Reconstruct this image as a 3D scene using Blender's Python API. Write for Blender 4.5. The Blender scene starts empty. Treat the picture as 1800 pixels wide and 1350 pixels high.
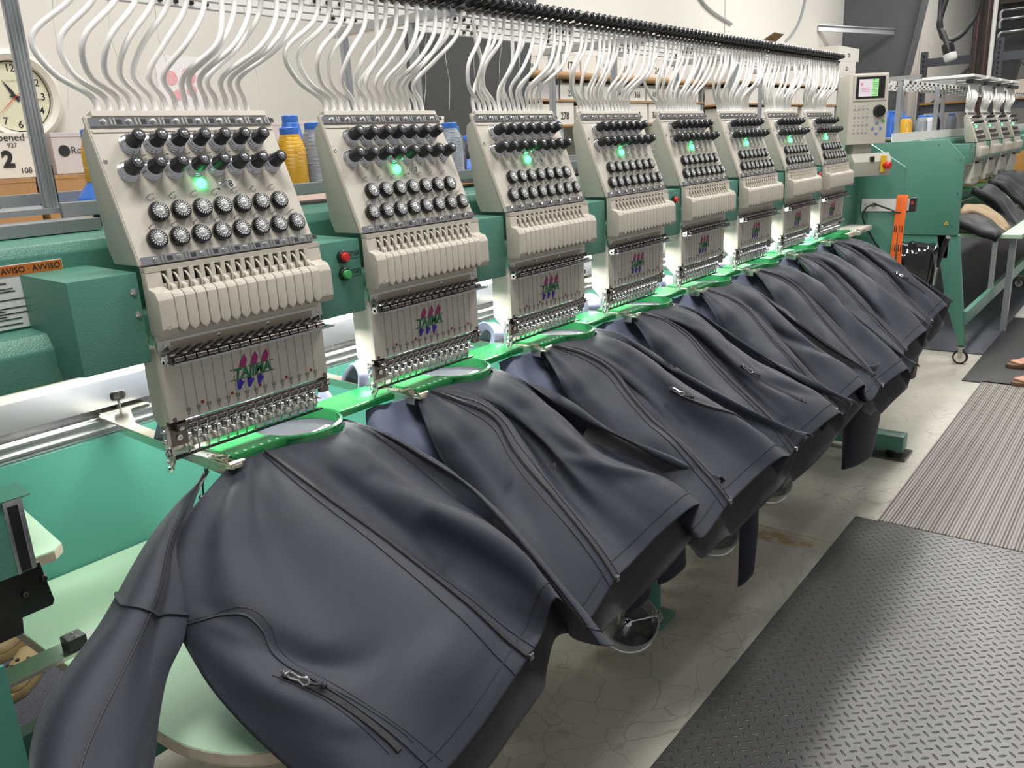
import bpy, bmesh, math, random
from mathutils import Vector, Matrix, noise
random.seed(7)
SC = bpy.context.scene
COL = SC.collection
# ------------------------------------------------------------------ camera
cam = bpy.data.cameras.new('camera'); co = bpy.data.objects.new('camera', cam); COL.objects.link(co)
cam.sensor_fit = 'HORIZONTAL'; cam.sensor_width = 36.0; cam.lens = 1448.69/1800*36.0
cam.clip_start = .05; cam.clip_end = 80
Rr = ((0.61316241,-0.78837326,-0.04999474),(-0.24835297,-0.13230557,-0.9595916),(0.74990177,0.60080184,-0.27691964))
cx, cy_, cz = Vector(Rr[0]), -Vector(Rr[1]), -Vector(Rr[2])
m = Matrix((( cx[0],cy_[0],cz[0],-0.64487),(cx[1],cy_[1],cz[1],-1.22764),(cx[2],cy_[2],cz[2],1.45355),(0,0,0,1)))
co.matrix_world = m
SC.camera = co
SC.view_settings.view_transform = 'Standard'; SC.view_settings.look = 'None'
SC.view_settings.exposure = 0.0; SC.view_settings.gamma = 1.0; SC.view_settings.use_curve_mapping = False
# ------------------------------------------------------------------ world + lights
w = bpy.data.worlds.new('World'); SC.world = w; w.use_nodes = True
w.node_tree.nodes['Background'].inputs[0].default_value = (.95,.97,1,1)
w.node_tree.nodes['Background'].inputs[1].default_value = .30
def area(name, loc, tgt, sx, sy, e, col=(1,.98,.94)):
    l = bpy.data.lights.new(name,'AREA'); l.shape='RECTANGLE'; l.size=sx; l.size_y=sy; l.energy=e; l.color=col
    o = bpy.data.objects.new(name,l); COL.objects.link(o); o.location=loc
    o.rotation_euler = (Vector(tgt)-Vector(loc)).to_track_quat('-Z','Y').to_euler(); return o
LAMPS = [(-.4,-.9),(2.6,-.9),(5.6,-.9),(9.2,-.4),(.9,.8),(4.0,.8),(7.2,.8),(11.0,.6),(14.5,.6)]
for k,(lx,ly) in enumerate(LAMPS):
    area('ceiling_light', (lx,ly,4.2), (lx,ly,0), 1.5, .5, 88 if ly<0 else 54)
# ------------------------------------------------------------------ materials
MT = {}
def mat(name, col, rough=.5, metal=0, bump=0, bscale=200, var=0, vscale=5, emit=None, es=1, spec=.5, sheen=0, trans=0, coat=0, alpha=1):
    m = bpy.data.materials.new(name); m.use_nodes=True; nt=m.node_tree; b=nt.nodes['Principled BSDF']
    b.inputs['Base Color'].default_value=(*col,1); b.inputs['Roughness'].default_value=rough; b.inputs['Metallic'].default_value=metal
    b.inputs['Specular IOR Level'].default_value=spec
    if sheen: b.inputs['Sheen Weight'].default_value=sheen; b.inputs['Sheen Roughness'].default_value=.4
    if trans: b.inputs['Transmission Weight'].default_value=trans
    if coat: b.inputs['Coat Weight'].default_value=coat
    if emit: b.inputs['Emission Color'].default_value=(*emit,1); b.inputs['Emission Strength'].default_value=es
    if alpha<1: b.inputs['Alpha'].default_value=alpha
    tc=nt.nodes.new('ShaderNodeTexCoord')
    if bump:
        n=nt.nodes.new('ShaderNodeTexNoise'); n.inputs['Scale'].default_value=bscale; n.inputs['Detail'].default_value=3
        nt.links.new(tc.outputs['Object'],n.inputs['Vector'])
        bp=nt.nodes.new('ShaderNodeBump'); bp.inputs['Strength'].default_value=bump; bp.inputs['Distance'].default_value=.002
        nt.links.new(n.outputs['Fac'],bp.inputs['Height']); nt.links.new(bp.outputs['Normal'],b.inputs['Normal'])
    if var:
        n=nt.nodes.new('ShaderNodeTexNoise'); n.inputs['Scale'].default_value=vscale; n.inputs['Detail'].default_value=4
        nt.links.new(tc.outputs['Object'],n.inputs['Vector'])
        mx=nt.nodes.new('ShaderNodeMixRGB'); mx.inputs[1].default_value=(*[c*(1-var) for c in col],1); mx.inputs[2].default_value=(*[min(1,c*(1+var)) for c in col],1)
        nt.links.new(n.outputs['Fac'],mx.inputs[0]); nt.links.new(mx.outputs[0],b.inputs['Base Color'])
    MT[name]=m; return m
mat('beige',(.60,.555,.48),.38,var=.03,vscale=30)
mat('beige_dark',(.42,.41,.35),.45,var=.03)
mat('cover',(.56,.51,.435),.3)
mat('green',(.082,.240,.180),.36,bump=.35,bscale=420)
mat('green_flat',(.060,.225,.175),.38,bump=.1,bscale=300)
mat('chrome',(.70,.70,.72),.10,1)
mat('steel',(.55,.53,.5),.28,1,bump=.1,bscale=90)
mat('dialmetal',(.80,.79,.78),.30,.85)
mat('darksteel',(.16,.14,.13),.25,1)
mat('alu',(.62,.63,.64),.32,1,bump=.06,bscale=60)
mat('alu_grey',(.38,.40,.41),.4,.55)
mat('pole',(.52,.54,.56),.3,.85)
mat('cream',(.72,.68,.60),.45)
mat('black',(.012,.012,.013),.35)
mat('blackmetal',(.01,.01,.011),.28)
mat('rubberblack',(.02,.02,.022),.5)
mat('white',(.80,.79,.76),.55)
mat('tube',(.90,.88,.85),.35,spec=.5)
mat('hoop',(.012,.19,.05),.22,coat=.4)
mat('clampmetal',(.66,.63,.52),.22,1)
mat('mint',(.42,.60,.43),.5,var=.03)
mat('mdf',(.50,.42,.33),.7,var=.08,vscale=40)
mat('red',(.62,.03,.02),.35)
mat('redmark',(.35,.02,.02),.5)
mat('btn_green',(.06,.36,.10),.4)
mat('yellow',(.75,.48,.03),.45)
mat('orange',(.95,.16,.02),.6,var=.1,vscale=80)
mat('magenta',(.38,.015,.16),.5)
mat('logo_green',(.005,.17,.07),.5)
mat('logo_blue',(.035,.01,.36),.5)
mat('thread_grey',(.16,.155,.15),.6)
mat('ink',(.015,.015,.018),.6)
mat('led',(.02,.9,.2),.3,emit=(.05,1,.25),es=9)
mat('lamp',(1,1,1),.3,emit=(1,.98,.93),es=12)
mat('fabric',(.024,.0275,.040),.55,bump=.25,bscale=900,var=.06,vscale=6,sheen=.12,spec=.32)
mat('fabric_lamplit',(.17,.19,.28),.6,bump=.2,bscale=900,sheen=.2,spec=.3)  # jacket cloth made paler and bluer, work lamp light put into the colour
mat('lining',(.038,.036,.038),.7,bump=.3,bscale=500,sheen=.1)
mat('zipper',(.012,.012,.015),.4,bump=.6,bscale=1500)
mat('stitch',(.014,.016,.024),.6)
mat('fabric_disc',(.022,.025,.038),.6,bump=.2,bscale=900)
mat('blackcloth',(.012,.012,.014),.6,bump=.4,bscale=60,sheen=.1)
mat('khaki',(.38,.28,.17),.7,bump=.4,bscale=60)
mat('wall',(.66,.63,.575),.7,bump=.15,bscale=25,var=.02,vscale=1.5)
mat('grey_paint',(.095,.10,.105),.5,var=.10,vscale=3)
mat('boxwhite',(.70,.66,.60),.7,var=.04,vscale=9)
mat('boxlilac',(.55,.50,.50),.7,var=.04,vscale=9)
mat('cardboard',(.36,.21,.095),.75,var=.08,vscale=12)
mat('wood',(.50,.25,.06),.5,var=.1,vscale=8)
mat('plastic_blue',(.06,.20,.68),.4)
mat('skin',(.55,.30,.20),.5)
mat('sandal',(.13,.07,.035),.6,bump=.3,bscale=80)
mat('shoe',(.30,.22,.10),.55,bump=.2,bscale=60)
mat('bag',(.008,.008,.009),.12,bump=1.0,bscale=14,coat=.5)
mat('rackblue',(.085,.095,.115),.45)
mat('brownpipe',(.05,.03,.025),.4)
mat('screen',(.02,.02,.02),.2)
mat('scr_l',(.5,.45,.5),.4,emit=(.62,.55,.62),es=.55)
mat('scr_g',(.3,.6,.25),.4,emit=(.3,.62,.28),es=.55)
mat('clockface',(.66,.64,.47),.5)
mat('paper',(.78,.74,.74),.7)
mat('pinkink',(.75,.38,.40),.7)
mat('label_orange',(.62,.17,.03),.55)
mat('greypad',(.55,.53,.50),.5)
mat('btnblue',(.16,.26,.55),.4)
for nm,c in (('t_yellow',(.80,.42,.02)),('t_grey',(.26,.29,.33)),('t_blue',(.03,.16,.66)),('t_navy',(.012,.014,.05)),('t_white',(.75,.76,.80)),('t_dkgrey',(.06,.06,.07)),('t_green',(.06,.26,.04)),('t_red',(.30,.02,.03)),('t_brown',(.12,.05,.02))):
    m_=mat(nm,c,.35)
    nt=m_.node_tree; b=nt.nodes['Principled BSDF']; tc=nt.nodes.new('ShaderNodeTexCoord'); wv=nt.nodes.new('ShaderNodeTexWave'); wv.bands_direction='Z'; wv.inputs['Scale'].default_value=110; wv.inputs['Distortion'].default_value=1.5
    nt.links.new(tc.outputs['Object'],wv.inputs['Vector']); bp=nt.nodes.new('ShaderNodeBump'); bp.inputs['Strength'].default_value=.5; bp.inputs['Distance'].default_value=.002
    nt.links.new(wv.outputs['Fac'],bp.inputs['Height']); nt.links.new(bp.outputs['Normal'],b.inputs['Normal'])
def nodemat(name, rough=.5):
    m=bpy.data.materials.new(name); m.use_nodes=True; MT[name]=m; nt=m.node_tree; b=nt.nodes['Principled BSDF']; b.inputs['Roughness'].default_value=rough
    tc=nt.nodes.new('ShaderNodeTexCoord')
    def N(t,**k):
        n=nt.nodes.new(t)
        for a,v in k.items():
            if hasattr(n,a): setattr(n,a,v)
            else: n.inputs[a].default_value=v
        return n
    return m,nt,b,tc,N,nt.links.new
def ramp(N,L,src,stops):
    r=N('ShaderNodeValToRGB'); cr=r.color_ramp
    while len(cr.elements)<len(stops): cr.elements.new(.5)
    for e,(p,c) in zip(cr.elements,stops): e.position=p; e.color=(*c,1)
    L(src,r.inputs[0]); return r.outputs[0]
# polished concrete with crazing cracks
m,nt,b,tc,N,L=nodemat('concrete',.42)
n1=N('ShaderNodeTexNoise',Scale=1.6,Detail=6.); L(tc.outputs['Object'],n1.inputs['Vector'])
c1=ramp(N,L,n1.outputs['Fac'],[(.3,(.40,.38,.325)),(.7,(.56,.535,.46))])
nd=N('ShaderNodeTexNoise',Scale=3.,Detail=3.); L(tc.outputs['Object'],nd.inputs['Vector'])
vm=N('ShaderNodeMixRGB'); vm.inputs[0].default_value=.18; L(tc.outputs['Object'],vm.inputs[1]); L(nd.outputs['Color'],vm.inputs[2])
vo=N('ShaderNodeTexVoronoi',feature='DISTANCE_TO_EDGE',Scale=11.); L(vm.outputs[0],vo.inputs['Vector'])
ck=ramp(N,L,vo.outputs['Distance'],[(0,(.0,.0,.0)),(.018,(1,1,1))])
n2=N('ShaderNodeTexNoise',Scale=1.1,Detail=2.); L(tc.outputs['Object'],n2.inputs['Vector'])
msk=ramp(N,L,n2.outputs['Fac'],[(.38,(.25,.25,.25)),(.6,(1,1,1))])
inv=N('ShaderNodeInvert'); L(ck,inv.inputs['Color'])
ml=N('ShaderNodeMixRGB',blend_type='MULTIPLY'); ml.inputs[0].default_value=1; L(inv.outputs[0],ml.inputs[1]); L(msk,ml.inputs[2])
mx=N('ShaderNodeMixRGB'); L(ml.outputs[0],mx.inputs[0]); L(c1,mx.inputs[1]); mx.inputs[2].default_value=(.29,.27,.225,1)
n3=N('ShaderNodeTexNoise',Scale=14.,Detail=6.); L(tc.outputs['Object'],n3.inputs['Vector'])
st=ramp(N,L,n3.outputs['Fac'],[(.60,(0,0,0)),(.72,(.5,.5,.5))])
mx2=N('ShaderNodeMixRGB'); L(st,mx2.inputs[0]); L(mx.outputs[0],mx2.inputs[1]); mx2.inputs[2].default_value=(.27,.25,.2,1)
sx=N('ShaderNodeSeparateXYZ'); L(tc.outputs['Object'],sx.inputs[0])
def MM(op,a,c=None):
    n=N('ShaderNodeMath',operation=op)
    for i,v in enumerate((a,c)):
        if v is None: continue
        if isinstance(v,(int,float)): n.inputs[i].default_value=v
        else: L(v,n.inputs[i])
    return n.outputs[0]
bx_=MM('SUBTRACT',1.,MM('DIVIDE',MM('ABSOLUTE',MM('SUBTRACT',sx.outputs['X'],2.13)),.055)); by_=MM('SUBTRACT',1.,MM('DIVIDE',MM('ABSOLUTE',MM('ADD',sx.outputs['Y'],.22)),.24))
n4=N('ShaderNodeTexNoise',Scale=22.,Detail=5.); L(tc.outputs['Object'],n4.inputs['Vector'])
mk=MM('MULTIPLY',MM('MAXIMUM',bx_,0.),MM('MAXIMUM',by_,0.)); mk=MM('MULTIPLY',mk,MM('MULTIPLY',MM('MAXIMUM',MM('SUBTRACT',n4.outputs['Fac'],.36),0.),9.)); mk=MM('MINIMUM',mk,.75)
mx3=N('ShaderNodeMixRGB'); L(mk,mx3.inputs[0]); L(mx2.outputs[0],mx3.inputs[1]); mx3.inputs[2].default_value=(.34,.20,.05,1)
L(mx3.outputs[0],b.inputs['Base Color'])
# charcoal carpet
m,nt,b,tc,N,L=nodemat('carpet',.9)
n1=N('ShaderNodeTexNoise',Scale=260.,Detail=2.); L(tc.outputs['Object'],n1.inputs['Vector'])
L(ramp(N,L,n1.outputs['Fac'],[(.35,(.045,.05,.065)),(.65,(.13,.135,.16))]),b.inputs['Base Color'])
bp=N('ShaderNodeBump',Strength=.6,Distance=.003); L(n1.outputs['Fac'],bp.inputs['Height']); L(bp.outputs[0],b.inputs['Normal'])
# ribbed grey runner
m,nt,b,tc,N,L=nodemat('ribbed',.5)
sx=N('ShaderNodeSeparateXYZ'); L(tc.outputs['Object'],sx.inputs[0])
mu=N('ShaderNodeMath',operation='MULTIPLY'); mu.inputs[1].default_value=2*math.pi/.0115; L(sx.outputs['Y'],mu.inputs[0])
si=N('ShaderNodeMath',operation='SINE'); L(mu.outputs[0],si.inputs[0])
ma=N('ShaderNodeMath',operation='MULTIPLY_ADD'); ma.inputs[1].default_value=.5; ma.inputs[2].default_value=.5; L(si.outputs[0],ma.inputs[0])
mu3=N('ShaderNodeMath',operation='MULTIPLY'); mu3.inputs[1].default_value=2*math.pi/.046; L(sx.outputs['Y'],mu3.inputs[0])
si3=N('ShaderNodeMath',operation='SINE'); L(mu3.outputs[0],si3.inputs[0])
ad=N('ShaderNodeMath',operation='MULTIPLY_ADD'); ad.inputs[1].default_value=.22; L(si3.outputs[0],ad.inputs[0]); L(ma.outputs[0],ad.inputs[2])
L(ramp(N,L,ad.outputs[0],[(.15,(.10,.09,.082)),(.55,(.36,.33,.305))]),b.inputs['Base Color'])
bp=N('ShaderNodeBump',Strength=.9,Distance=.003); L(ma.outputs[0],bp.inputs['Height']); L(bp.outputs[0],b.inputs['Normal'])
# black diamond-plate rubber mat: lozenges alternating in direction
m,nt,b,tc,N,L=nodemat('diamond',.34)
b.inputs['Base Color'].default_value=(.036,.034,.034,1); b.inputs['Specular IOR Level'].default_value=.75
sx=N('ShaderNodeSeparateXYZ'); L(tc.outputs['Object'],sx.inputs[0])
def M_(op,a,bb=None,c=None):
    n=N('ShaderNodeMath',operation=op)
    for i,v in enumerate((a,bb,c)):
        if v is None: continue
        if isinstance(v,(int,float)): n.inputs[i].default_value=v
        else: L(v,n.inputs[i])
    return n.outputs[0]
def loz(sg,off):
    P=.036
    u=M_('ADD',M_('DIVIDE',sx.outputs['X'],P),off); v=M_('ADD',M_('DIVIDE',sx.outputs['Y'],P),off+0.0)
    fu=M_('SUBTRACT',M_('FRACT',u),.5); fv=M_('SUBTRACT',M_('FRACT',v),.5)
    # rotate by +-45
    a=M_('MULTIPLY',M_('ADD',fu,M_('MULTIPLY',fv,sg)),.7071); c=M_('MULTIPLY',M_('SUBTRACT',fv,M_('MULTIPLY',fu,sg)),.7071)
    if sg<0: pass
    e=M_('ADD',M_('POWER',M_('DIVIDE',M_('ABSOLUTE',a),.31),2),M_('POWER',M_('DIVIDE',M_('ABSOLUTE',c),.095),2))
    return M_('MAXIMUM',M_('SUBTRACT',1,e),0)
h=M_('MAXIMUM',loz(1.,0.),loz(-1.,.5))
h=M_('POWER',h,.5)
bp=N('ShaderNodeBump',Strength=1.,Distance=.004); L(h,bp.inputs['Height']); L(bp.outputs[0],b.inputs['Normal'])
# ------------------------------------------------------------------ mesh helpers
class B:
    def __init__(s): s.bm=bmesh.new()
    def add(s,vs,fs):
        v=[s.bm.verts.new(p) for p in vs]
        for f in fs:
            try: s.bm.faces.new([v[i] for i in f])
            except ValueError: pass
        return v
    def box(s,a,b_,bev=0):
        x0,y0,z0=a; x1,y1,z1=b_
        t=bmesh.new()
        v=[t.verts.new(p) for p in ((x0,y0,z0),(x1,y0,z0),(x1,y1,z0),(x0,y1,z0),(x0,y0,z1),(x1,y0,z1),(x1,y1,z1),(x0,y1,z1))]
        for f in ((0,3,2,1),(4,5,6,7),(0,1,5,4),(1,2,6,5),(2,3,7,6),(3,0,4,7)): t.faces.new([v[i] for i in f])
        if bev: bmesh.ops.bevel(t,geom=t.edges[:],offset=bev,segments=2,affect='EDGES',profile=.6)
        s.merge(t); return s
    def merge(s,t,M=None):
        me=bpy.data.meshes.new('tmp'); t.to_mesh(me); t.free()
        if M is not None: me.transform(M)
        s.bm.from_mesh(me); bpy.data.meshes.remove(me)
    def prism(s,poly,ax,a,b_,bev=0):
        """poly in the two other axes, extruded along axis ax from a to b_"""
        t=bmesh.new()
        def P(p,h):
            q=list(p); q.insert(ax,h); return q
        v0=[t.verts.new(P(p,a)) for p in poly]; v1=[t.verts.new(P(p,b_)) for p in poly]; n=len(poly)
        t.faces.new(v0); t.faces.new(v1[::-1])
        for i in range(n): t.faces.new([v0[i],v1[i],v1[(i+1)%n],v0[(i+1)%n]])
        bmesh.ops.recalc_face_normals(t,faces=t.faces[:])
        if bev: bmesh.ops.bevel(t,geom=t.edges[:],offset=bev,segments=2,affect='EDGES',profile=.6)
        s.merge(t); return s
    def lathe(s,prof,base,axis=(0,0,1),n=20):
        """prof: list of (r,h) from base along axis"""
        ax=Vector(axis).normalized(); a=ax.orthogonal().normalized(); c=ax.cross(a); base=Vector(base)
        rings=[]
        for r,h in prof:
            rings.append([s.bm.verts.new(base+ax*h+(a*math.cos(2*math.pi*k/n)+c*math.sin(2*math.pi*k/n))*max(r,1e-5)) for k in range(n)])
        for i in range(len(rings)-1):
            for k in range(n): s.bm.faces.new([rings[i][k],rings[i][(k+1)%n],rings[i+1][(k+1)%n],rings[i+1][k]])
        s.bm.faces.new(rings[0][::-1]); s.bm.faces.new(rings[-1]); return s
    def cyl(s,p,q,r,n=14,r2=None):
        d=Vector(q)-Vector(p); return s.lathe([(r,0),(r if r2 is None else r2,d.length)],p,d,n)
    def tube(s,pts,r,n=8,smooth=0):
        pts=[Vector(p) for p in pts]
        if smooth: pts=crv(pts,smooth)
        rings=[]; up=None; N_=len(pts)
        for i,p in enumerate(pts):
            t=(pts[min(i+1,N_-1)]-pts[max(i-1,0)]).normalized()
            if up is None: up=t.orthogonal().normalized()
            up=(up-t*up.dot(t)).normalized(); sd=t.cross(up)
            rr=r(i/(N_-1)) if callable(r) else r
            rings.append([s.bm.verts.new(p+(up*math.cos(2*math.pi*k/n)+sd*math.sin(2*math.pi*k/n))*rr) for k in range(n)])
        for i in range(N_-1):
            for k in range(n): s.bm.faces.new([rings[i][k],rings[i][(k+1)%n],rings[i+1][(k+1)%n],rings[i+1][k]])
        s.bm.faces.new(rings[0][::-1]); s.bm.faces.new(rings[-1]); return s
    def strip(s,pts,w,th,nrm=(0,-1,0)):
        """flat ribbon following pts"""
        pts=[Vector(p) for p in pts]; nn=Vector(nrm); rows=[]
        for i,p in enumerate(pts):
            t=(pts[min(i+1,len(pts)-1)]-pts[max(i-1,0)]).normalized(); sd=t.cross(nn).normalized(); n2=sd.cross(t).normalized()
            rows.append([s.bm.verts.new(p+sd*a*w/2+n2*b_*th/2) for a,b_ in ((-1,-1),(1,-1),(1,1),(-1,1))])
        for i in range(len(rows)-1):
            for k in range(4): s.bm.faces.new([rows[i][k],rows[i][(k+1)%4],rows[i+1][(k+1)%4],rows[i+1][k]])
        s.bm.faces.new(rows[0][::-1]); s.bm.faces.new(rows[-1]); return s
    def obj(s,name,m,parent=None,org=None,smooth=None,kind=None):
        bmesh.ops.recalc_face_normals(s.bm,faces=s.bm.faces[:])
        me=bpy.data.meshes.new(name); s.bm.to_mesh(me); s.bm.free()
        o=bpy.data.objects.new(name,me); COL.objects.link(o)
        if org is None and parent is not None: org=ORG.get(parent.name,(0,0,0))
        if org is not None:
            me.transform(Matrix.Translation(-Vector(org)))
            if parent is None: o.location=org
        ORG[o.name]=tuple(org) if org is not None else (0,0,0)
        me.materials.append(MT[m] if isinstance(m,str) else m)
        if smooth: 
            me.polygons.foreach_set('use_smooth',[True]*len(me.polygons))
            try: me.set_sharp_from_angle(angle=math.radians(smooth))
            except Exception: pass
        if parent is not None: o.parent=parent
        if kind: o['kind']=kind
        return o
ORG={}
def crv(P,n):
    out=[]; N_=len(P)
    for i in range(N_-1):
        p0,p1,p2,p3=P[max(i-1,0)],P[i],P[i+1],P[min(i+2,N_-1)]
        for k in range(n):
            t=k/n; out.append(.5*((2*p1)+(p2-p0)*t+(2*p0-5*p1+4*p2-p3)*t*t+(3*p1-p0-3*p2+p3)*t**3))
    out.append(P[-1]); return out
def tag(o,label,cat,group=None):
    o['label']=label; o['category']=cat
    if group: o['group']=group
    return o
def thing(name,label,cat,loc=(0,0,0),group=None,rz=0):
    o=bpy.data.objects.new(name,None); o.empty_display_size=.05; COL.objects.link(o); o.location=loc; o.rotation_euler=(0,0,rz)
    ORG[o.name]=tuple(loc) if not rz else (0,0,0)
    return tag(o,label,cat,group)
def copy_tree(o,loc=None,parent=None):
    c=o.copy(); COL.objects.link(c); c.parent=parent; ORG[c.name]=ORG.get(o.name,(0,0,0))
    if loc is not None: c.location=loc
    for ch in o.children: copy_tree(ch,None,c)
    return c
_tc={}
def text_bm(s,txt,P,ux,uy,size,bold=0,shear=0,align='CENTER'):
    """add text as mesh into builder s; P centre, ux/uy unit vectors"""
    key=(txt,shear,align,bold)
    if key not in _tc:
        c=bpy.data.curves.new('t','FONT'); c.body=txt; c.size=1; c.shear=shear; c.align_x=align; c.align_y='CENTER'; c.offset=bold; c.resolution_u=3
        o=bpy.data.objects.new('t',c); COL.objects.link(o); dg=bpy.context.evaluated_depsgraph_get(); dg.update()
        _tc[key]=bpy.data.meshes.new_from_object(o.evaluated_get(dg)); bpy.data.objects.remove(o)
    me=_tc[key].copy(); ux=Vector(ux); uy=Vector(uy); uz=ux.cross(uy); P=Vector(P)
    M=Matrix(((ux[0]*size,uy[0]*size,uz[0],P[0]),(ux[1]*size,uy[1]*size,uz[1],P[1]),(ux[2]*size,uy[2]*size,uz[2],P[2]),(0,0,0,1)))
    me.transform(M); s.bm.from_mesh(me); bpy.data.meshes.remove(me); return s
# ------------------------------------------------------------------ the room
def struct(name,b,m,org=None,**k): return b.obj(name,m,None,org,kind='structure',**k)
WY=2.25
struct('floor',B().box((-3,-4,-.1),(22,3,0)),'concrete')
struct('wall_back',B().box((-3,WY,0),(24,WY+.15,5.2)),'wall')
struct('wall_right',B().box((24,-4,0),(24.15,WY+.15,5.2)),'wall')
tb=B()
for x in (-.2,7.12,14.5): tb.box((x-.006,WY-.004,0),(x+.006,WY,5.2))
struct('trim_1',tb,'beige_dark')
# tapered steel frame columns standing out of the wall
def column(n,x):
    b=B(); y0=1.72; 
    pr=[(WY,0),(1.86,0),(1.47,2.15),(1.0,4.9),(WY,4.9)]
    b.prism(pr,0,x,x+.012)
    fl=[(1.86,0),(1.47,2.15),(1.0,4.9),(.975,4.9),(1.445,2.15),(1.835,0)]
    b.prism(fl,0,x-.07,x+.15)
    struct('trim_%d'%n,b,'grey_paint')
column(2,2.9); column(3,10.6); column(4,18.6)
def floor_piece(name,label,cat,x0,y0,x1,y1,h,m,z0=0.001):
    o=B().box((x0,y0,z0),(x1,y1,z0+h),bev=min(h*.4,.003)).obj(name,m,None,((x0+x1)/2,(y0+y1)/2,z0)); return tag(o,label,cat)
floor_piece('carpet','charcoal carpet laid under the far machine up to the bare concrete','carpet',5.28,-.40,16,2.0,.008,'carpet')
floor_piece('carpet','grey carpet patch seen behind the table corner at lower left','carpet',-.6,.75,.45,2.1,.008,'carpet')
floor_piece('ribbed_mat','grey ribbed runner mat between the two black mats','mat',2.46,-1.5,4.63,-.50,.007,'ribbed')
floor_piece('floor_mat','big black diamond-plate rubber mat in the right foreground','mat',-.4,-1.75,2.44,-.425,.012,'diamond')
floor_piece('floor_mat','thin smooth black mat the sandalled feet stand on','mat',4.60,-1.6,6.55,-.40,.007,'rubberblack')
floor_piece('floor_mat','worn grey mat beyond the feet, beside the carpet','mat',6.6,-1.6,9.5,-.38,.007,'greypad')
struct('trim_5',B().box((2.190,-.43,0),(2.202,1.5,.0012)),'beige_dark')
bpy.data.objects['trim_5'].data.materials[0]=MT['mdf']
# clock
ck=thing('wall_clock','round white wall clock with cream face, half behind the aluminium pole','clock',(.79,WY,1.723))
ccx,ccz=.79,1.723
def Yl(b,prof,x,z,y0,n=48): return b.lathe(prof,(x,y0,z),(0,-1,0),n)
Yl(B(),[(.165,0),(.172,.02),(.165,.045),(.148,.055),(.128,.045),(.126,.02),(.001,.02)],ccx,ccz,WY-.001).obj('rim','cream',ck,smooth=40)
b=B(); Yl(b,[(.1285,0),(.1285,.002)],ccx,ccz,WY-.023); b.obj('bezel','ink',ck)
b=B(); Yl(b,[(.122,0),(.122,.002)],ccx,ccz,WY-.026); b.obj('clock_face','clockface',ck)
b=B()
for n in range(1,13):
    a=math.radians(90-30*n); text_bm(b,str(n),(ccx+.100*math.cos(a),WY-.029,ccz+.100*math.sin(a)),(1,0,0),(0,0,1),.036,.012)
b.obj('numeral_ring','ink',ck)
def hand(name,deg,l,wd,m,y):
    a=math.radians(90-deg); d=Vector((math.cos(a),0,math.sin(a))); s=Vector((-d.z,0,d.x)); P=Vector((ccx,y,ccz)); b=B()
    b.add([P-d*.02-s*wd*.3,P+s*-wd*.5+d*l*.3,P+d*l,P+s*wd*.5+d*l*.3,P-d*.02+s*wd*.3],[(0,1,2,3,4)]); 
    g=bmesh.ops.extrude_face_region(b.bm,geom=b.bm.faces[:]); 
    for v in g['geom']:
        if isinstance(v,bmesh.types.BMVert): v.co.y-=.001
    b.obj(name,m,ck)
hand('hour_hand',328,.07,.012,'ink',WY-.031); hand('minute_hand',96,.105,.008,'ink',WY-.033); hand('second_hand',228,.105,.003,'red',WY-.035)
b=B(); text_bm(b,'QUARTZ',(ccx,WY-.029,ccz+.055),(1,0,0),(0,0,1),.012); b.obj('maker_mark','beige_dark',ck)
# paper drawing on the wall: plain generic pink flowers
ps=thing('poster','pale paper drawing in pink taped to the wall behind the white tubes','poster',(1.47,WY,1.8))
B().box((1.385,WY-.003,1.675),(1.60,WY-.001,1.90)).obj('paper_sheet','paper',ps)
b=B()
for (dx,dz,r) in ((-.04,.02,.03),(.045,.03,.035),(.05,-.03,.025),(-.02,-.05,.022)): Yl(b,[(r,0),(r,.001)],1.49+dx,1.79+dz,WY-.0035,24)
b.obj('drawing','pinkink',ps)
# ------------------------------------------------------------------ shelving with numbered cartons
sh=thing('storage_shelf','long cardboard-decked shelving with rows of numbered white cartons, against the wall','shelf',(4.4,1.95,0))
for z in (1.566,1.713,1.866): B().box((3.22,1.79,z-.012),(5.75,2.2,z)).obj('shelf_board','cardboard',sh)
for x in (3.235,3.765,4.5,5.3,5.73):
    for y in (1.815,2.18): B().box((x-.014,y-.014,0),(x+.014,y+.014,2.03)).obj('upright','alu_grey',sh)
B().cyl((3.24,1.775,1.850),(5.75,1.775,1.850),.022,16).obj('cardboard_roll','cardboard',sh,smooth=40)
sh2=thing('storage_shelf','farther shelving of numbered cartons, ending beside the dark column','shelf',(7.8,1.95,0))
for z in (1.55,1.712,1.892): B().box((6.4,1.79,z-.014),(9.1,2.2,z)).obj('shelf_board','cardboard',sh2)
for x in (6.42,7.5,8.4,9.08):
    for y in (1.815,2.18): B().box((x-.02,y-.02,0),(x+.02,y+.02,2.02)).obj('upright','alu_grey',sh2)
def carton(x0,x1,z0,z1,txt,label,m='boxwhite',y0=1.8,y1=2.12,grp='numbered cartons on the shelving',size=None,extra=None):
    t=thing('carton',label,'box',((x0+x1)/2,(y0+y1)/2,z0),grp)
    b=B(); b.box((x0,y0,z0),(x1,y1,z1),bev=.002); b.obj('carton_body',m,t)
    b=B(); b.box((x0-.001,y0-.001,z1-.012),(x1+.001,y1+.001,z1+.001),bev=.001); b.obj('lid',m,t)
    if txt:
        b=B(); text_bm(b,txt,((x0+x1)/2,y0-.0015,z0+(z1-z0)*.38),(1,0,0),(0,0,1),size or min(.06,(z1-z0)*.55,(x1-x0)*.42),.015); b.obj('number_print','ink',t)
    return t
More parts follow.
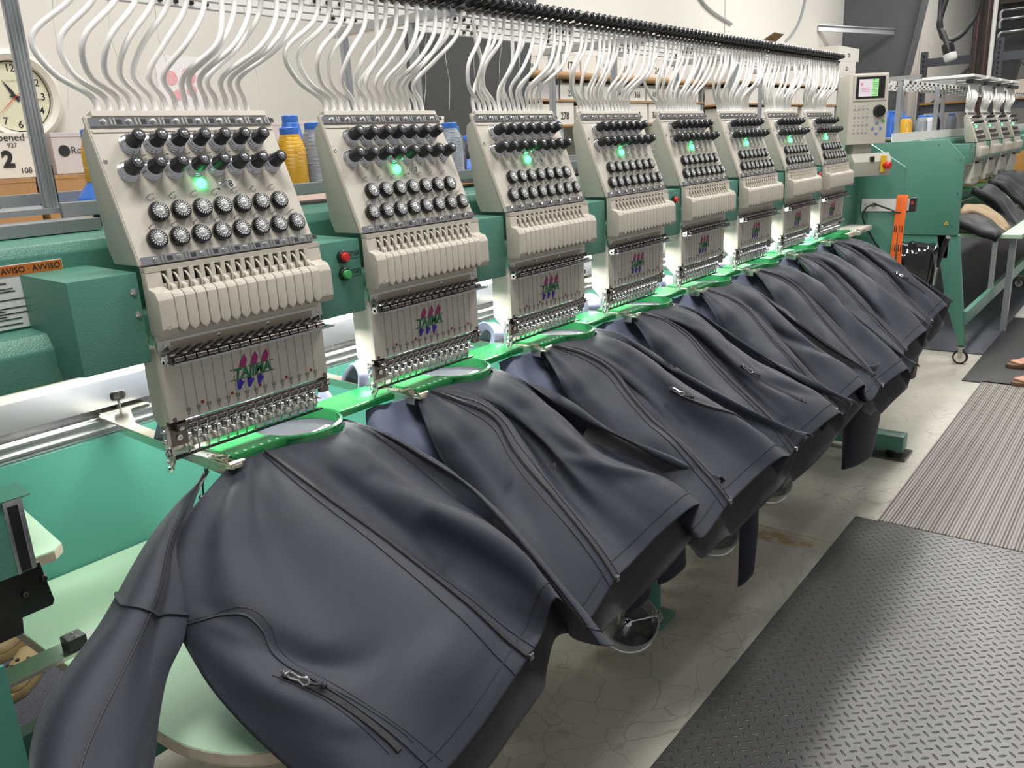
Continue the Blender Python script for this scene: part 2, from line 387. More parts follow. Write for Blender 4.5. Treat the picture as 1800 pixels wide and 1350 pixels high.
BX=[(3.25,3.40,1.886,1.963,''),(3.42,3.52,1.884,1.966,'16'),(3.53,3.76,1.883,1.971,'162'),(3.78,3.98,1.884,2.006,'177'),(3.99,4.17,1.880,2.008,''),(4.18,4.41,1.881,2.004,'126'),(4.42,4.63,1.877,2.002,'210'),(4.64,4.86,1.876,1.998,''),(4.87,5.09,1.875,2.016,'24'),(5.11,5.42,1.872,2.019,'244'),(3.26,3.52,1.732,1.814,'254'),(3.53,3.74,1.729,1.815,''),(3.75,4.00,1.729,1.827,'273'),(4.02,4.17,1.727,1.831,''),(4.19,4.37,1.730,1.832,''),(4.39,4.56,1.728,1.834,'40'),(4.58,4.81,1.727,1.831,'366'),(4.83,5.07,1.726,1.834,'115'),(5.09,5.39,1.725,1.836,'79'),(5.40,5.66,1.723,1.839,'99'),(3.30,3.67,1.597,1.717,''),(3.69,3.90,1.585,1.722,'278'),(3.92,4.10,1.583,1.697,''),(4.54,4.84,1.581,1.720,'358'),(4.86,5.04,1.579,1.716,'368'),(5.06,5.39,1.576,1.714,''),(5.43,5.70,1.577,1.709,'350')]
BX2=[(6.43,7.01,1.900,2.035,''),(7.01,7.43,1.901,2.050,'22'),(7.43,7.81,1.900,2.056,''),(7.80,8.21,1.904,2.061,'27'),(8.20,8.58,1.907,2.066,'223'),(8.59,9.06,1.906,2.069,''),(6.44,6.96,1.720,1.854,''),(6.96,7.38,1.718,1.861,'21'),(7.39,7.80,1.721,1.865,''),(7.81,8.19,1.718,1.869,''),(8.20,8.61,1.721,1.871,'41'),(8.62,9.06,1.724,1.874,''),(6.45,7.04,1.572,1.702,''),(7.09,7.54,1.563,1.700,'22'),(7.55,7.88,1.561,1.700,'17'),(7.99,8.38,1.557,1.700,'236'),(8.50,9.01,1.552,1.700,'232')]
lv={1.88:'top',1.72:'middle',1.58:'bottom'}
def band(z,lst): return min(lst,key=lambda k:abs(k[0]-z))
cnt={}
for S_,rows,shl in ((BX,((1.866,'top row'),(1.713,'middle row'),(1.566,'bottom row')),'near shelving'),(BX2,((1.892,'top row'),(1.712,'middle row'),(1.55,'bottom row')),'far shelving')):
    prev={}
    for (x0,x1,z0,z1,t) in S_:
        zz,rw=band(z0,rows)
        k=(rw,shl); cnt[k]=cnt.get(k,0)+1; od=['first','second','third','fourth','fifth','sixth','seventh','eighth','ninth','tenth','eleventh'][cnt[k]-1]
        if t: lab='white carton printed %s, %s from the left in the %s of the %s'%(t,od,rw,shl)
        else: lab='unprinted white carton, %s from the left in the %s of the %s'%(od,rw,shl)
        lil=(x0,z0)==(3.53,1.729)
        if lil: lab='lilac-grey carton without a number, in the middle row beside carton 254'
        carton(x0+.004,x1-.004,zz,zz+(z1-z0)*.97,t,lab,'boxlilac' if lil else 'boxwhite')
# bigger cartons further right, stacked on the far shelving
carton(6.75,7.70,2.042,2.25,'','wide white carton with raised brown flap on top of the far shelving',y0=1.8,y1=2.15,grp=None)
carton(7.72,8.6,2.048,2.24,'','white carton with handwriting on top of the far shelving beside the flapped one',y0=1.8,y1=2.15,grp=None)
carton(9.2,9.95,2.19,2.33,'220','white carton numbered 220, upper one beside the dark column',y0=1.85,y1=2.2,grp='cartons stacked beside the column')
carton(9.2,9.85,2.05,2.188,'221','white carton numbered 221, under carton 220 beside the dark column',y0=1.85,y1=2.2,grp='cartons stacked beside the column')
carton(9.2,9.8,1.50,2.048,'','tall plain white carton under carton 221 beside the dark column',y0=1.85,y1=2.2,grp='cartons stacked beside the column')
b=B(); b.add([(6.95,1.80,2.252),(7.25,1.80,2.252),(7.22,1.72,2.30),(6.98,1.72,2.30),(6.95,1.805,2.250),(7.25,1.805,2.250),(7.22,1.725,2.298),(6.98,1.725,2.298)],[(0,1,2,3),(4,5,6,7),(0,1,5,4),(2,3,7,6),(1,2,6,5),(3,0,4,7)]); b.obj('raised_flap','cardboard',bpy.data.objects['carton.044'])
B().box((9.1,1.84,0),(9.95,2.22,1.499),bev=.004).obj('cabinet','boxlilac',None,(9.45,2.0,0))
tag(bpy.data.objects['cabinet'],'pale cupboard carrying the stacked cartons beside the dark column','cabinet')
# left background cartons behind the aluminium pole
def table_bg():
    t=thing('packing_table','low wooden packing table behind the machine carrying cartons','table',(1.3,1.5,0))
    B().box((-.2,1.2,1.26),(2.6,1.75,1.285),bev=.003).obj('tabletop','wood',t)
    for x in (-.15,2.55):
        for y in (1.24,1.71): B().box((x-.025,y-.025,0),(x+.025,y+.025,1.26)).obj('leg','alu_grey',t)
table_bg()
carton(-.05,.478,1.286,1.434,'','plain white-sided brown carton, lower one at the left edge','cardboard',1.45,1.72,grp=None)
c=carton(-.10,.525,1.436,1.562,'','white carton marked 2 with handwriting, at the left edge by the clock','boxwhite',1.45,1.72,grp=None,size=.085)
b=B(); text_bm(b,'2',(.414,1.4485,1.488),(1,0,0),(0,0,1),.062,.05); text_bm(b,'Opened',(.422,1.4485,1.550),(1,0,0),(0,0,1),.03); text_bm(b,'927',(.433,1.4485,1.528),(1,0,0),(0,0,1),.018); text_bm(b,'108',(.458,1.4485,1.456),(1,0,0),(0,0,1),.022,.01); b.obj('handwriting','ink',c)
carton(.500,.93,1.286,1.438,'','small brown carton under the lilac carton behind the yellow thread','cardboard',1.45,1.72,grp=None)
c=carton(.545,.80,1.440,1.560,'','lilac-grey carton with a round crest, behind the yellow thread cone','boxlilac',1.45,1.72,grp=None)
b=B(); text_bm(b,'Rob',(.622,1.4485,1.508),(1,0,0),(0,0,1),.03); b.lathe([(.017,0),(.017,.0006)],(.578,1.4495,1.508),(0,-1,0),24); b.obj('crest_print','ink',c)
_o=B().box((.30,1.46,1.564),(.405,1.70,1.65),bev=.002).obj('carton','cardboard',None,(.35,1.58,1.564)); tag(_o,'small brown carton on top of the carton marked 2','box')
carton(1.25,1.72,1.286,1.585,'','open carton with lilac-grey side behind the gap of heads 8 and 7','boxlilac',1.45,1.72,grp=None)
carton(1.78,2.3,1.286,1.60,'','brown-edged carton behind the tubes of head 7','boxwhite',1.45,1.72,grp=None)
HN=['the first head, nearest the viewer','the second head from the near end','the third head from the near end','the fourth head from the near end','the fifth head from the near end','the third head from the control panel','the second head from the control panel','the last head, beside the control panel']
# ------------------------------------------------------------------ machine beam, rails, covers
def machine_body(x0,x1,lab,cat,P,nx,gaps,xl):
    t=thing('embroidery_machine',lab,cat,((x0+x1)/2,.3,0))
    pr=[(.155,1.218),(.155,1.325),(.165,1.342),(.19,1.350),(.47,1.350),(.47,1.13),(.16,1.13),(.082,1.140),(.082,1.192),(.098,1.215)]
    B().prism(pr,0,x0,x1,bev=.003).obj('main_beam','green',t,smooth=30)
    pr=[(0,1.298),(.0,1.157),(.055,1.150),(.082,1.165),(.16,1.13),(.2,1.14),(.2,1.303)]
    for a,b_ in gaps:
        c=B().prism(pr,0,a,b_,bev=.0025).obj('gap_cover','green',t,smooth=30)
        if a<.6 or True:
            for zz,xx in ((1.269,b_-.010),(1.234,b_-.008)):
                if a<0: B().lathe([(.0055,0),(.0055,.001),(.003,.0025),(.0005,.0028)],(xx,0,zz),(0,-1,0),14).obj('screw','chrome',c,smooth=40)
    # fixed aluminium pantograph rail behind the heads
    b=B(); b.box((x0,.48,1.027),(x1,.56,1.043)); b.obj('rail_cap','cream',t)
    b=B(); b.box((x0,.485,.968),(x1,.56,1.027)); b.obj('rail_face','alu',t)
    b=B(); b.box((x0,.50,.955),(x1,.56,.968)); b.obj('rail_slot','black',t)
    b=B(); b.box((x0,.470,.915),(x1,.56,.955),bev=.002); b.box((x0,.462,.925),(x1,.47,.930)); b.box((x0,.462,.944),(x1,.47,.949)); b.obj('slide_rail','alu',t)
    B().box((x0,.46,.645),(x1,.62,.914)).obj('bed_panel','green_flat',t)
    for xx in [.224+P*k for k in range(nx)]:
        B().lathe([(.0075,0),(.0075,.0015),(.004,.004),(.0005,.0045)],(xl+xx,.46,.797),(0,-1,0),16).obj('screw','chrome',t,smooth=40)
    return t
gaps=[(-.118,-.012)]+[(.327+.45*k,.438+.45*k) for k in range(7)]
M1=machine_body(-.9,3.62,'long green eight-head embroidery machine body running away from the viewer','embroidery machine',.45,8,gaps,0)
# right end cabinet of the first machine
B().prism([(.11,1.30),(.11,.80),(.5,.80),(.5,1.36),(.16,1.37)],0,3.56,4.10,bev=.004).obj('end_cabinet','green',M1,smooth=30)
B().prism([(-.12,1.245),(-.12,.42),(-.02,.05),(.1,.05),(.5,.05),(.5,1.375),(.07,1.375)],0,4.10,4.125,bev=.003).obj('end_plate','green',M1,smooth=30)
B().box((3.52,.0,.935),(4.0,.32,.96),bev=.004).obj('bed_table_end','cream',M1,smooth=30)
b=B(); 
for x in (1.36,2.7): b.box((x-.05,.25,0),(x+.05,.46,.3))
b.obj('foot_block','green',M1)
for x in (-.7,3.2):
    b=B().box((x-.04,-.42,.035),(x+.04,.5,.105),bev=.004); b.obj('foot_beam','green',M1,smooth=30)
    B().cyl((x,-.36,.012),(x,-.36,.04),.018).obj('levelling_bolt','black',M1)
    B().box((x-.075,-.44,0.0),(x+.075,-.28,.012),bev=.002).obj('foot_plate','darksteel',M1)
    B().box((x-.04,.40,.03),(x+.04,.56,.35)).obj('leg','green',M1)
B().cyl((1.398,-.11,.0),(1.398,-.11,.55),.026,20).obj('support_leg','green',M1,smooth=40)
B().box((1.345,-.163,.0),(1.451,-.057,.016),bev=.002).obj('leg_foot','green',M1)
# warning label on the beam
lb=B().box((-.42,.1515,1.222),(-.052,.1545,1.318)).obj('warning_label','white',M1); lb['label']='white safety label with orange heading'
B().box((-.419,.1505,1.302),(-.053,.1515,1.317)).obj('heading_band','label_orange',lb)
b=B(); text_bm(b,'WARNUNG · ATENCIÓN · AVISO · AVVISO',(-.056,.150,1.3093),(1,0,0),(0,0,1),.0125,.01,align='RIGHT')
b.obj('heading_print','ink',lb)
b=B(); rr=random.Random(3)
for k in range(17):
    z=1.296-k*.0042; L_=rr.uniform(.2,.33); b.box((-.41,.1508,z-.0009),(-.41+L_,.1513,z+.0006))
b.obj('small_print','ink',lb)
# stop / start buttons in the gaps
def button(x,z,m,name):
    b=B().lathe([(.0125,0),(.0125,.006),(.0105,.008)],(x,0,z),(0,-1,0),24); r=b.obj(name,'black',M1,smooth=40); r['label']='%s in black ring'%({'red':'red stop button','btn_green':'green start button'}[m])
    B().lathe([(.0088,.006),(.0088,.013),(.0075,.0155),(.0005,.016)],(x,0,z),(0,-1,0),24).obj('push_cap',m,r,smooth=40)
button(.391,1.268,'red','stop_button'); button(.391,1.235,'btn_green','start_button')
b=B(); text_bm(b,'STOP',(.4215,-.0006,1.2685),(1,0,0),(0,0,1),.0095,.012)
b.lathe([(.0028,0),(.0028,.0004)],(.4095,0,1.2685),(0,-1,0),14)
def frame_rect(b,x0,x1,z0,z1,w_=.0006,y=-.0006):
    for a in (((x0,z0),(x1,z0+w_)),((x0,z1-w_),(x1,z1)),((x0,z0),(x0+w_,z1)),((x1-w_,z0),(x1,z1))): b.box((a[0][0],y,a[0][1]),(a[1][0],y+.0004,a[1][1]))
frame_rect(b,.4055,.4345,1.262,1.275); frame_rect(b,.4055,.4345,1.228,1.241); text_bm(b,'START',(.4225,-.0006,1.2345),(1,0,0),(0,0,1),.0085,.012); b.box((.4085,-.0008,1.231),(.4092,-.0003,1.238)); b.obj('button_print','ink',M1)
for k in (3,6): button(.391+.45*k,1.268,'red','stop_button')
# work lamps under the beam
for k in range(8):
    xa=.11+.45*k
    o=B().box((xa-.085+.0,.12,1.118),(xa+.085,.15,1.129),bev=.002).obj('work_lamp','lamp',None,(xa,.135,1.118))
    tag(o,'slim white work lamp under the beam, behind %s'%HN[k],'lamp','work lamps under the beam')
    area('lamp_light',(xa,.135,1.115),(xa-.02,.11,.6),.17,.03,2.2,(1,.98,.93)); area('lamp_light',(xa,.145,1.115),(xa+.02,.52,.99),.17,.03,1.9,(1,.98,.93))
    area('lamp_light',(xa+.22,.135,1.115),(xa+.2,.12,.6),.2,.03,1.2,(1,.98,.93))
# ------------------------------------------------------------------ thread stand (tray, poles, arms, guides)
TS=thing('thread_stand','aluminium thread stand on top of the machine with poles and pierced guide rails','thread stand',(1.8,.38,1.35))
b=B(); b.box((-.9,.26,1.3515),(.062,.30,1.372),bev=.001)
b.obj('base_channel','alu_grey',TS)
b=B(); b.box((-.9,.22,1.3515),(.055,.26,1.372),bev=.001); b.obj('base_channel','alu_grey',TS)
B().box((-.9,.31,1.380),(3.6,.50,1.390)).obj('tray','alu_grey',TS)
b=B(); b.box((.03,.300,1.372),(3.6,.312,1.398),bev=.002); b.obj('tray_front_lip','alu_grey',TS)
B().box((-.9,.49,1.372),(3.6,.502,1.412),bev=.001).obj('tray_back_lip','alu_grey',TS)
for k in range(12): 
    x=-.22+k*.33
    B().cyl((x,.33,1.35),(x,.33,1.381),.014,12).obj('spacer','black',TS)
for k,(x,y) in enumerate([(.027,.335)]+[(.86+.9*j,yy) for j in range(4) for yy in (.22,.46)]):
    if k==0:
        b=B().box((x-.0105,y-.0105,1.39),(x+.0105,y+.0105,1.83),bev=.003)
        for q in (-.006,.0,.006): b.box((x+q-.0014,y-.0125,1.39),(x+q+.0014,y-.010,1.83),bev=.0005)
        b.box((x-.0125,y-.004,1.39),(x-.010,y+.004,1.83))
        b.obj('pole','pole',TS)
    else: B().box((x-.009,y-.009,1.39),(x+.009,y+.009,1.738),bev=.003).obj('pole','pole',TS)
for j in range(-1,4):
    x=.86+.9*j; B().box((x-.010,.09,1.738),(x+.010,.50,1.760),bev=.002).obj('cross_arm','alu',TS)
rr=random.Random(5)
for j,y in enumerate((.20,.28,.36,.44)):
    z=1.735+.0*j
    for z0,z1 in ((1.728,1.733),(1.733,1.748)):
        pass
    b=B(); b.box((-.9,y-.002,1.7655),(3.62,y+.002,1.782)); r=b.obj('guide_rail','white',TS); B().box((-.9,y-.004,1.7630),(3.62,y+.004,1.7650)).obj('rail_edge','alu_grey',r)
    b=B()
    for k in range(8):
        for q in range(4):
            x=.03+.45*k+.035*q+.11*j
            b.lathe([(.0046,0),(.0046,.006)],(x,y-.002,1.7735),(0,-1,0),10)
    b.obj('thread_grommet','black',r)
# black spool pins
for x,y,lab in ((.085,.44,'thin black empty spool pin on the tray between the pole and the blue cone base'),(-.034,.47,'thin black empty spool pin left of the aluminium pole')):
    t=thing('spool_pin',lab,'pin',(x,y,1.39)); B().box((x-.022,y-.022,1.3905),(x+.022,y+.022,1.3935)).obj('pin_base','black',t); B().cyl((x,y,1.3935),(x,y,1.463),.0045,12,.004).obj('pin','black',t)
# thread cones
def cone(x,y,z,m,lab,h=.14,r=.034,cap='plastic_blue',base=1,grp='thread cones on the stand',r2=None):
    t=thing('thread_cone',lab,'thread cone',(x,y,z),grp)
    h0=.0
    if base:
        B().lathe([(.046,0),(.047,.006),(.045,.010),(.025,.036),(.022,.042)],(x,y,z),(0,0,1),28).obj('cone_foot',cap,t,smooth=40); h0=.034
    rt=r*.55 if r2 is None else r2
    B().lathe([(r*.86,h0),(r,h0+.006),(r*.97,h0+h*.72),(r*.80,h0+h*.88),(rt,h0+h)],(x,y,z),(0,0,1),28).obj('thread_winding',m,t,smooth=40)
    B().lathe([(rt*.98,h0+h),(rt,h0+h+.002),(rt,h0+h+.014),(rt*.9,h0+h+.016)],(x,y,z),(0,0,1),24).obj('cone_tip',cap,t,smooth=40)
    return t
cone(.165,.42,1.39,'t_yellow','golden yellow thread cone on bright blue foot left of head 8',h=.085,r=.026,r2=.02)
cone(.612,.40,1.39,'t_yellow','golden yellow thread cone on the stand between heads 8 and 7',h=.115,r=.034,r2=.022,base=0)
cone(.685,.40,1.39,'t_grey','grey thread cone on the stand just left of head 7',h=.125,r=.036,r2=.022,base=0)
cone(.735,.55,1.39,'t_blue','bright blue thread cone behind the grey one left of head 7',h=.15,r=.03,base=0,r2=.02)
cone(.545,.40,1.39,'t_dkgrey','dark thread cone half hidden behind the side of head 8',h=.12,r=.03,base=0)
cone(1.165,.40,1.39,'t_grey','grey thread cone on the stand just right of head 7',h=.12,r=.036,r2=.022,base=0)
cone(1.225,.44,1.39,'t_dkgrey','charcoal thread cone right of the grey one between heads 7 and 6',h=.11,r=.034,base=0)
cone(1.27,.44,1.39,'t_dkgrey','dark cone lying low beside head 6 with blue foot',h=.05,r=.03)
cone(1.62,.42,1.39,'t_navy','navy blue thread cone between heads 6 and 5',h=.12,r=.032,base=0)
cone(1.70,.42,1.39,'t_grey','grey thread cone with blue tip just left of head 5',h=.12,r=.035,r2=.022,base=0)
cone(2.06,.42,1.39,'t_grey','grey thread cone with blue tip between heads 5 and 4',h=.12,r=.035,r2=.024,base=0)
cone(2.14,.44,1.39,'t_blue','blue thread cone left of the side of head 4',h=.11,r=.035,r2=.024,base=0)
cone(2.56,.42,1.39,'t_navy','dark navy thread cone left of the third head from the control panel',h=.12,r=.036,r2=.02,base=0)
cone(3.02,.42,1.39,'t_blue','blue thread cone left of the second head from the control panel',h=.12,r=.034,r2=.02,base=0)
# loose thread lines rising from the cones to the guides
def thread_line(x0,y0,x1,z0,lab):
    P=[Vector((x0,y0,z0)),Vector((x0+(x1-x0)*.3+.006,y0-.01,z0+(1.76-z0)*.35)),Vector((x0+(x1-x0)*.6-.006,y0-.02,z0+(1.76-z0)*.65)),Vector((x1,y0-.03,1.764))]
    o=B().tube(P,.0006,4,5).obj('thread_strand','tube',None,(x0,y0,z0)); tag(o,lab,'thread','loose threads rising from the cones')
rr=random.Random(9)
for k in range(16):
    x=.12+k*.105; thread_line(x,.40,x+rr.uniform(-.03,.03),1.56,'fine pale thread rising from a cone to the guide rail')
# tension bars with black caps above the heads
def tension_bar(i,lab,x0,P=.45):
    t=thing('tension_bar',lab,'tension bar',(x0,.1,1.75),'black-capped tension bars over the tubes')
    b=B().box((x0+.004,.092,1.755),(x0+P-.004,.108,1.759)); b.obj('bar','darksteel',t)
    step=(P-.012)/15
    for k in range(15):
        x=x0+.006+step*(k+.5)
        if k==0:
            c=B().lathe([(.0095,-.012),(.0095,.028),(.0085,.030),(.0045,.030),(.0045,.0285)],(x,.098,1.775),(0,-1,.25),14).obj('tension_cap','black',t,smooth=40)
            B().lathe([(.0036,.0286),(.0036,.0305),(.0010,.031)],(x,.098,1.775),(0,-1,.25),10).obj('cap_screw','chrome',c)
            B().lathe([(.0125,0),(.0125,.004),(.0095,.006)],(x,.098,1.758),(0,-.3,-1),12).obj('washer','darksteel',c)
            b=B(); b.tube([(x,.10,1.785),(x-.002,.093,1.792),(x+.003,.088,1.794)],.0006,5); b.obj('spring_wire','chrome',c)
        else:
            d=copy_tree(c,(step*k,0,0),t)
    return t
for i in range(8): tension_bar(i,'black-capped tension bar over the tubes of '+HN[i],.013+.45*i)
# ------------------------------------------------------------------ embroidery heads
NY,NZ=-.9269,.3752       # outward normal of the sloping panel
def pan(x,s,off=0): return Vector((x,-.006+.3752*s+NY*off,1.312+.9269*s+NZ*off))
UXv,UYv,UNv=Vector((1,0,0)),Vector((0,.3752,.9269)),Vector((0,NY,NZ))
def slab(b,x0,x1,s0,s1,o0,o1,bev=0):
    t=bmesh.new()
    P=[pan(x,s,o) for o in (o0,o1) for (x,s) in ((x0,s0),(x1,s0),(x1,s1),(x0,s1))]
    v=[t.verts.new(p) for p in P]
    for f in ((0,1,2,3),(7,6,5,4),(0,4,5,1),(1,5,6,2),(2,6,7,3),(3,7,4,0)): t.faces.new([v[i] for i in f])
    if bev: bmesh.ops.bevel(t,geom=t.edges[:],offset=bev,segments=2,affect='EDGES')
    b.merge(t); return b
def logo(parent,simple=False):
    y=-.0008
    b=B()
    text_bm(b,'TAJIMA',(.1635,y,1.1003),(1,0,0),(0,0,1),.0235,.035,shear=.22)
    b.box((.120,y-.0001,1.1090),(.209,y+.0005,1.1103)); b.box((.118,y-.0001,1.0908),(.208,y+.0005,1.0921)); b.obj('logo_letters','logo_green',parent)
    for (m,up) in (('magenta',1),('logo_blue',-1)):
        b=B()
        for k in range(3):
            x=.148+k*.0225 if up>0 else .135+k*.0205
            if up>0: P=[(x-.0095,1.1108),(x-.0075,1.1180),(x-.0030,1.1255),(x+.0045,1.1330),(x+.0050,1.1290),(x+.0080,1.1220),(x+.0030,1.1108)]
            else: P=[(x-.0045,1.0900),(x+.0055,1.0900),(x+.0050,1.0865),(x+.0105,1.0850),(x+.0040,1.0780),(x+.0015,1.0735),(x-.0030,1.0725),(x-.0048,1.0750)]
            vs=[(px,y,pz) for px,pz in P]; b.add(vs,[tuple(range(len(vs)))])
        b.obj('logo_flames',m,parent)
def make_head():
    t=thing('embroidery_unit','x','embroidery head',(0,.05,.98),'embroidery heads in the row')
    # cast body behind the sloping plate
    pr=[(.004,1.306),(.080,1.52),(.100,1.505),(.1035,1.487),(.083,1.33),(.072,1.306)]
    B().prism(pr,0,-.0085,.318,bev=.002).obj('head_body','beige_dark',t,smooth=30)
    b=B(); slab(b,-.0095,.3245,-.006,.236,-.009,0,bev=.002); slab(b,-.005,.322,.207,.212,0,.0015,bev=.0006); 
    fp=b.obj('front_plate','beige',t,smooth=30)
    for x,s in ((-.004,.162),(.317,.165)): B().lathe([(.0034,0),(.0034,.001),(.0015,.0013),(.0015,.0006)],pan(x+.002,s),UNv,12).obj('screw','chrome',fp)
    # tube inlet rail on top
    b=B(); slab(b,.002,.318,.232,.242,-.016,.004,bev=.001); b.obj('tube_inlet','beige',t)
    # chrome thread guide strips
    for s0,s1,nm in ((.2165,.2305,0),(-.0065,.0065,1)):
        b=B(); slab(b,-.006,.323,s0,s1,.001,.0032,bev=.0004); st=b.obj('guide_strip','chrome',t)
        b=B()
        for k in range(8):
            x=.012+.0405*k; sm=(s0+s1)/2
            b.lathe([(.0052,.003),(.0052,.0045),(.0036,.0045),(.0032,.0062),(.0008,.0065)],pan(x+.004,sm),UNv,12)
            slab(b,x+.0135,x+.0165,s0+.001,s1-.001,.003,.0055)
            slab(b,x+.0195,x+.0225,s0+.001,s1-.001,.003,.0055)
        b.obj('strip_fittings','steel',st,smooth=35)
        b=B()
        for k in range(8): 
            x=.012+.0405*k; slab(b,x+.0235,x+.0335,s0+.003,s1-.003,.0031,.0037)
        b.obj('felt_pad','ink',st)
    # tension knobs
    kn=None
    KP=[(.045+.038*k,.1865) for k in range(7)]+[(.0265+.0378*k,.143) for k in range(8)]
    for (x,s) in KP:
        if kn is None:
            x0,s0=x,s; p=pan(x,s)
            kn=B().lathe([(.0165,0),(.0165,.002),(.0135,.0035),(.0155,.0055),(.0155,.0065),(.0110,.009),(.0145,.0105),(.0145,.0115),(.0098,.014),(.0092,.016),(.0006,.016)],p,UNv,20).obj('tension_knob','chrome',t,smooth=35)
            b=B(); n=40; prof=[(.0096,.0135),(.0120,.0150),(.0118,.020),(.0105,.033),(.0100,.0385),(.0088,.0400),(.0052,.0402),(.0050,.0385),(.0005,.0385)]
            b.lathe(prof,p,UNv,n)
            b.obj('knob_cap','rubberblack',kn,smooth=40)
            b=B().lathe([(.0048,.0385),(.0048,.0405),(.0036,.0413),(.0005,.0414)],p,UNv,12); slab(b,x-.0036,x+.0036,s-.0006,s+.0006,.0411,.0417)
            b.obj('slot_screw','chrome',kn,smooth=40)
        else: copy_tree(kn,pan(x,s)-pan(x0,s0),t)
    # tension dials
    dl=None
    DP=[(.049+.038*k,.074) for k in range(7)]+[(.030+.038*k,.031) for k in range(8)]
    for (x,s) in DP:
        if dl is None:
            x0,s0=x,s; p=pan(x,s)
            dl=B().lathe([(.0130,0),(.0155,.002),(.0160,.005),(.0160,.0095),(.0150,.0115),(.0128,.0120),(.0005,.0120)],p,UNv,24).obj('tension_dial','blackmetal',t,smooth=35)
            b=B()
            for a in range(18):
                th=a*math.tau/18; d=UXv*math.cos(th)+UYv*math.sin(th); q=UNv.cross(d); c=p+UNv*.0120
                v=[c+d*.0086-q*.0009,c+d*.0126-q*.0011,c+d*.0126+q*.0011,c+d*.0086+q*.0009]; v2=[w_+UNv*.0009 for w_ in v]
                b.add(v+v2,[(4,5,6,7),(0,1,5,4),(1,2,6,5),(2,3,7,6),(3,0,4,7)])
            b.lathe([(.0078,.0118),(.0078,.0128),(.0066,.0130),(.0060,.0124),(.0034,.0124),(.0032,.0140),(.0005,.0145)],p,UNv,18)
            b.obj('dial_face','dialmetal',dl,smooth=30)
        else: copy_tree(dl,pan(x,s)-pan(x0,s0),t)
    # pigtail thread guides
    g0=None
    GP=[(.046+.0378*k,.102) for k in range(7)]+[(.058+.038*k,.1655) for k in range(7)]+[(.031+.038*k,.0535) for k in range(8)]
    for (x,s) in GP:
        if g0 is None:
            x0,s0=x,s
            b=B(); b.tube([pan(x-.004,s-.001,0),pan(x-.003,s,.005),pan(x,s+.001,.0065),pan(x+.004,s+.0015,.0055),pan(x+.006,s+.003,.004)],.0011,5,2); g0=b.obj('thread_guide','steel',t,smooth=60)
        else: copy_tree(g0,pan(x,s)-pan(x0,s0),t)
    # lamp and toggle
    b=B(); p=pan(.142,.1165); b.lathe([(.0088,0),(.0088,.001),(.0080,.004),(.0058,.0070),(.003,.0083),(.0004,.0088)],p,UNv,20); b.obj('indicator_lamp','led',t,smooth=60)
    b=B(); p=pan(.180,.1135); b.lathe([(.0036,0),(.0036,.001),(.0022,.002),(.0022,.004)],p,UNv,12); b.tube([pan(.180,.1135,.003),pan(.184,.1145,.011)],.0009,6); b.obj('toggle_switch','chrome',t,smooth=40)
    b=B(); 
    for s in (.120,.1155,.111): slab(b,.1715,.1721,s-.0013,s+.0013,0,.0003)
    b.lathe([(.0020,0),(.0020,.0004),(.0014,.0004),(.0014,0)],pan(.1715,.105),UNv,12)
    b.obj('switch_marks','ink',t)
    # take-up cover
    b=B()
    pr=[(-.002,1.198),(-.037,1.199),(-.041,1.210),(-.041,1.255),(-.034,1.267),(-.018,1.272),(-.015,1.300),(-.002,1.302)]
    for a,c in ((-.0075,.0185),(.2975,.3285)): b.prism(pr,0,a,c,bev=.0015)
    b.prism([(-.002,1.210),(-.028,1.210),(-.028,1.262),(-.002,1.262)],0,.015,.30)
    b.box((-.0075,-.016,1.296),(.3285,-.002,1.304))
    hz=b.obj('takeup_cover','cover',t,smooth=35)
    for x in (.004,.315): B().lathe([(.0040,0),(.0040,.0008),(.0028,.0010),(.0028,-.002)],(x,-.0405,1.2085+.004),(0,-1,0),14).obj('cover_screw','mdf',hz)
    pr=[(-.004,1.207),(-.034,1.207),(-.0385,1.212),(-.0415,1.216),(-.0415,1.254),(-.033,1.266),(-.020,1.2705),(-.020,1.298),(-.010,1.302),(-.004,1.302)]
    rib=None
    for k in range(15):
        x=.0210+.0189*k
        if rib is None:
            x0=x; b=B(); b.prism([(x-.0018,1.258),(x-.0018,1.211),(x+.0018,1.2045),(x+.0045,1.2045),(x+.0068,1.2005),(x+.0090,1.2045),(x+.0118,1.2045),(x+.0153,1.211),(x+.0153,1.258)],1,-.0415,-.026,bev=.0011); b.prism([(-.028,1.250),(-.0415,1.250),(-.0412,1.2565),(-.0375,1.2625),(-.031,1.2665),(-.026,1.2665)],0,x-.0018,x+.0153,bev=.0006)
            b.prism([(-.002,1.262),(-.028,1.262),(-.024,1.272),(-.0175,1.276),(-.0165,1.297),(-.010,1.301),(-.002,1.301)],0,x+.0068,x+.0148,bev=.0009)
            rib=b.obj('cover_rib','cover',t,smooth=35)
        else: copy_tree(rib,(x-x0,0,0),t)
    B().box((.010,.0,1.262),(.302,.002,1.300)).obj('cover_recess','black',t)
    lv=None
    for k in range(15):
        x=.0185+.0189*k
        if lv is None:
            x0=x; b=B(); b.tube([(x+.0015,-.004,1.292),(x+.003,-.013,1.291),(x+.0045,-.021,1.283),(x+.0050,-.024,1.272),(x+.0045,-.021,1.262)],.0017,6,3); b.box((x+.001,-.017,1.264),(x+.006,-.008,1.276),bev=.001)
            lv=b.obj('takeup_lever','beige',t,smooth=50)
        else: copy_tree(lv,(x-x0,0,0),t)
    # steel strip with threads and roller comb
    b=B(); b.box((-.002,-.003,1.169),(.327,.0,1.186)); fs=b.obj('felt_strip','steel',t)
    b=B(); b.box((-.002,-.002,1.185),(.327,.0,1.205)); b.obj('back_strip','beige',t)
    b=B()
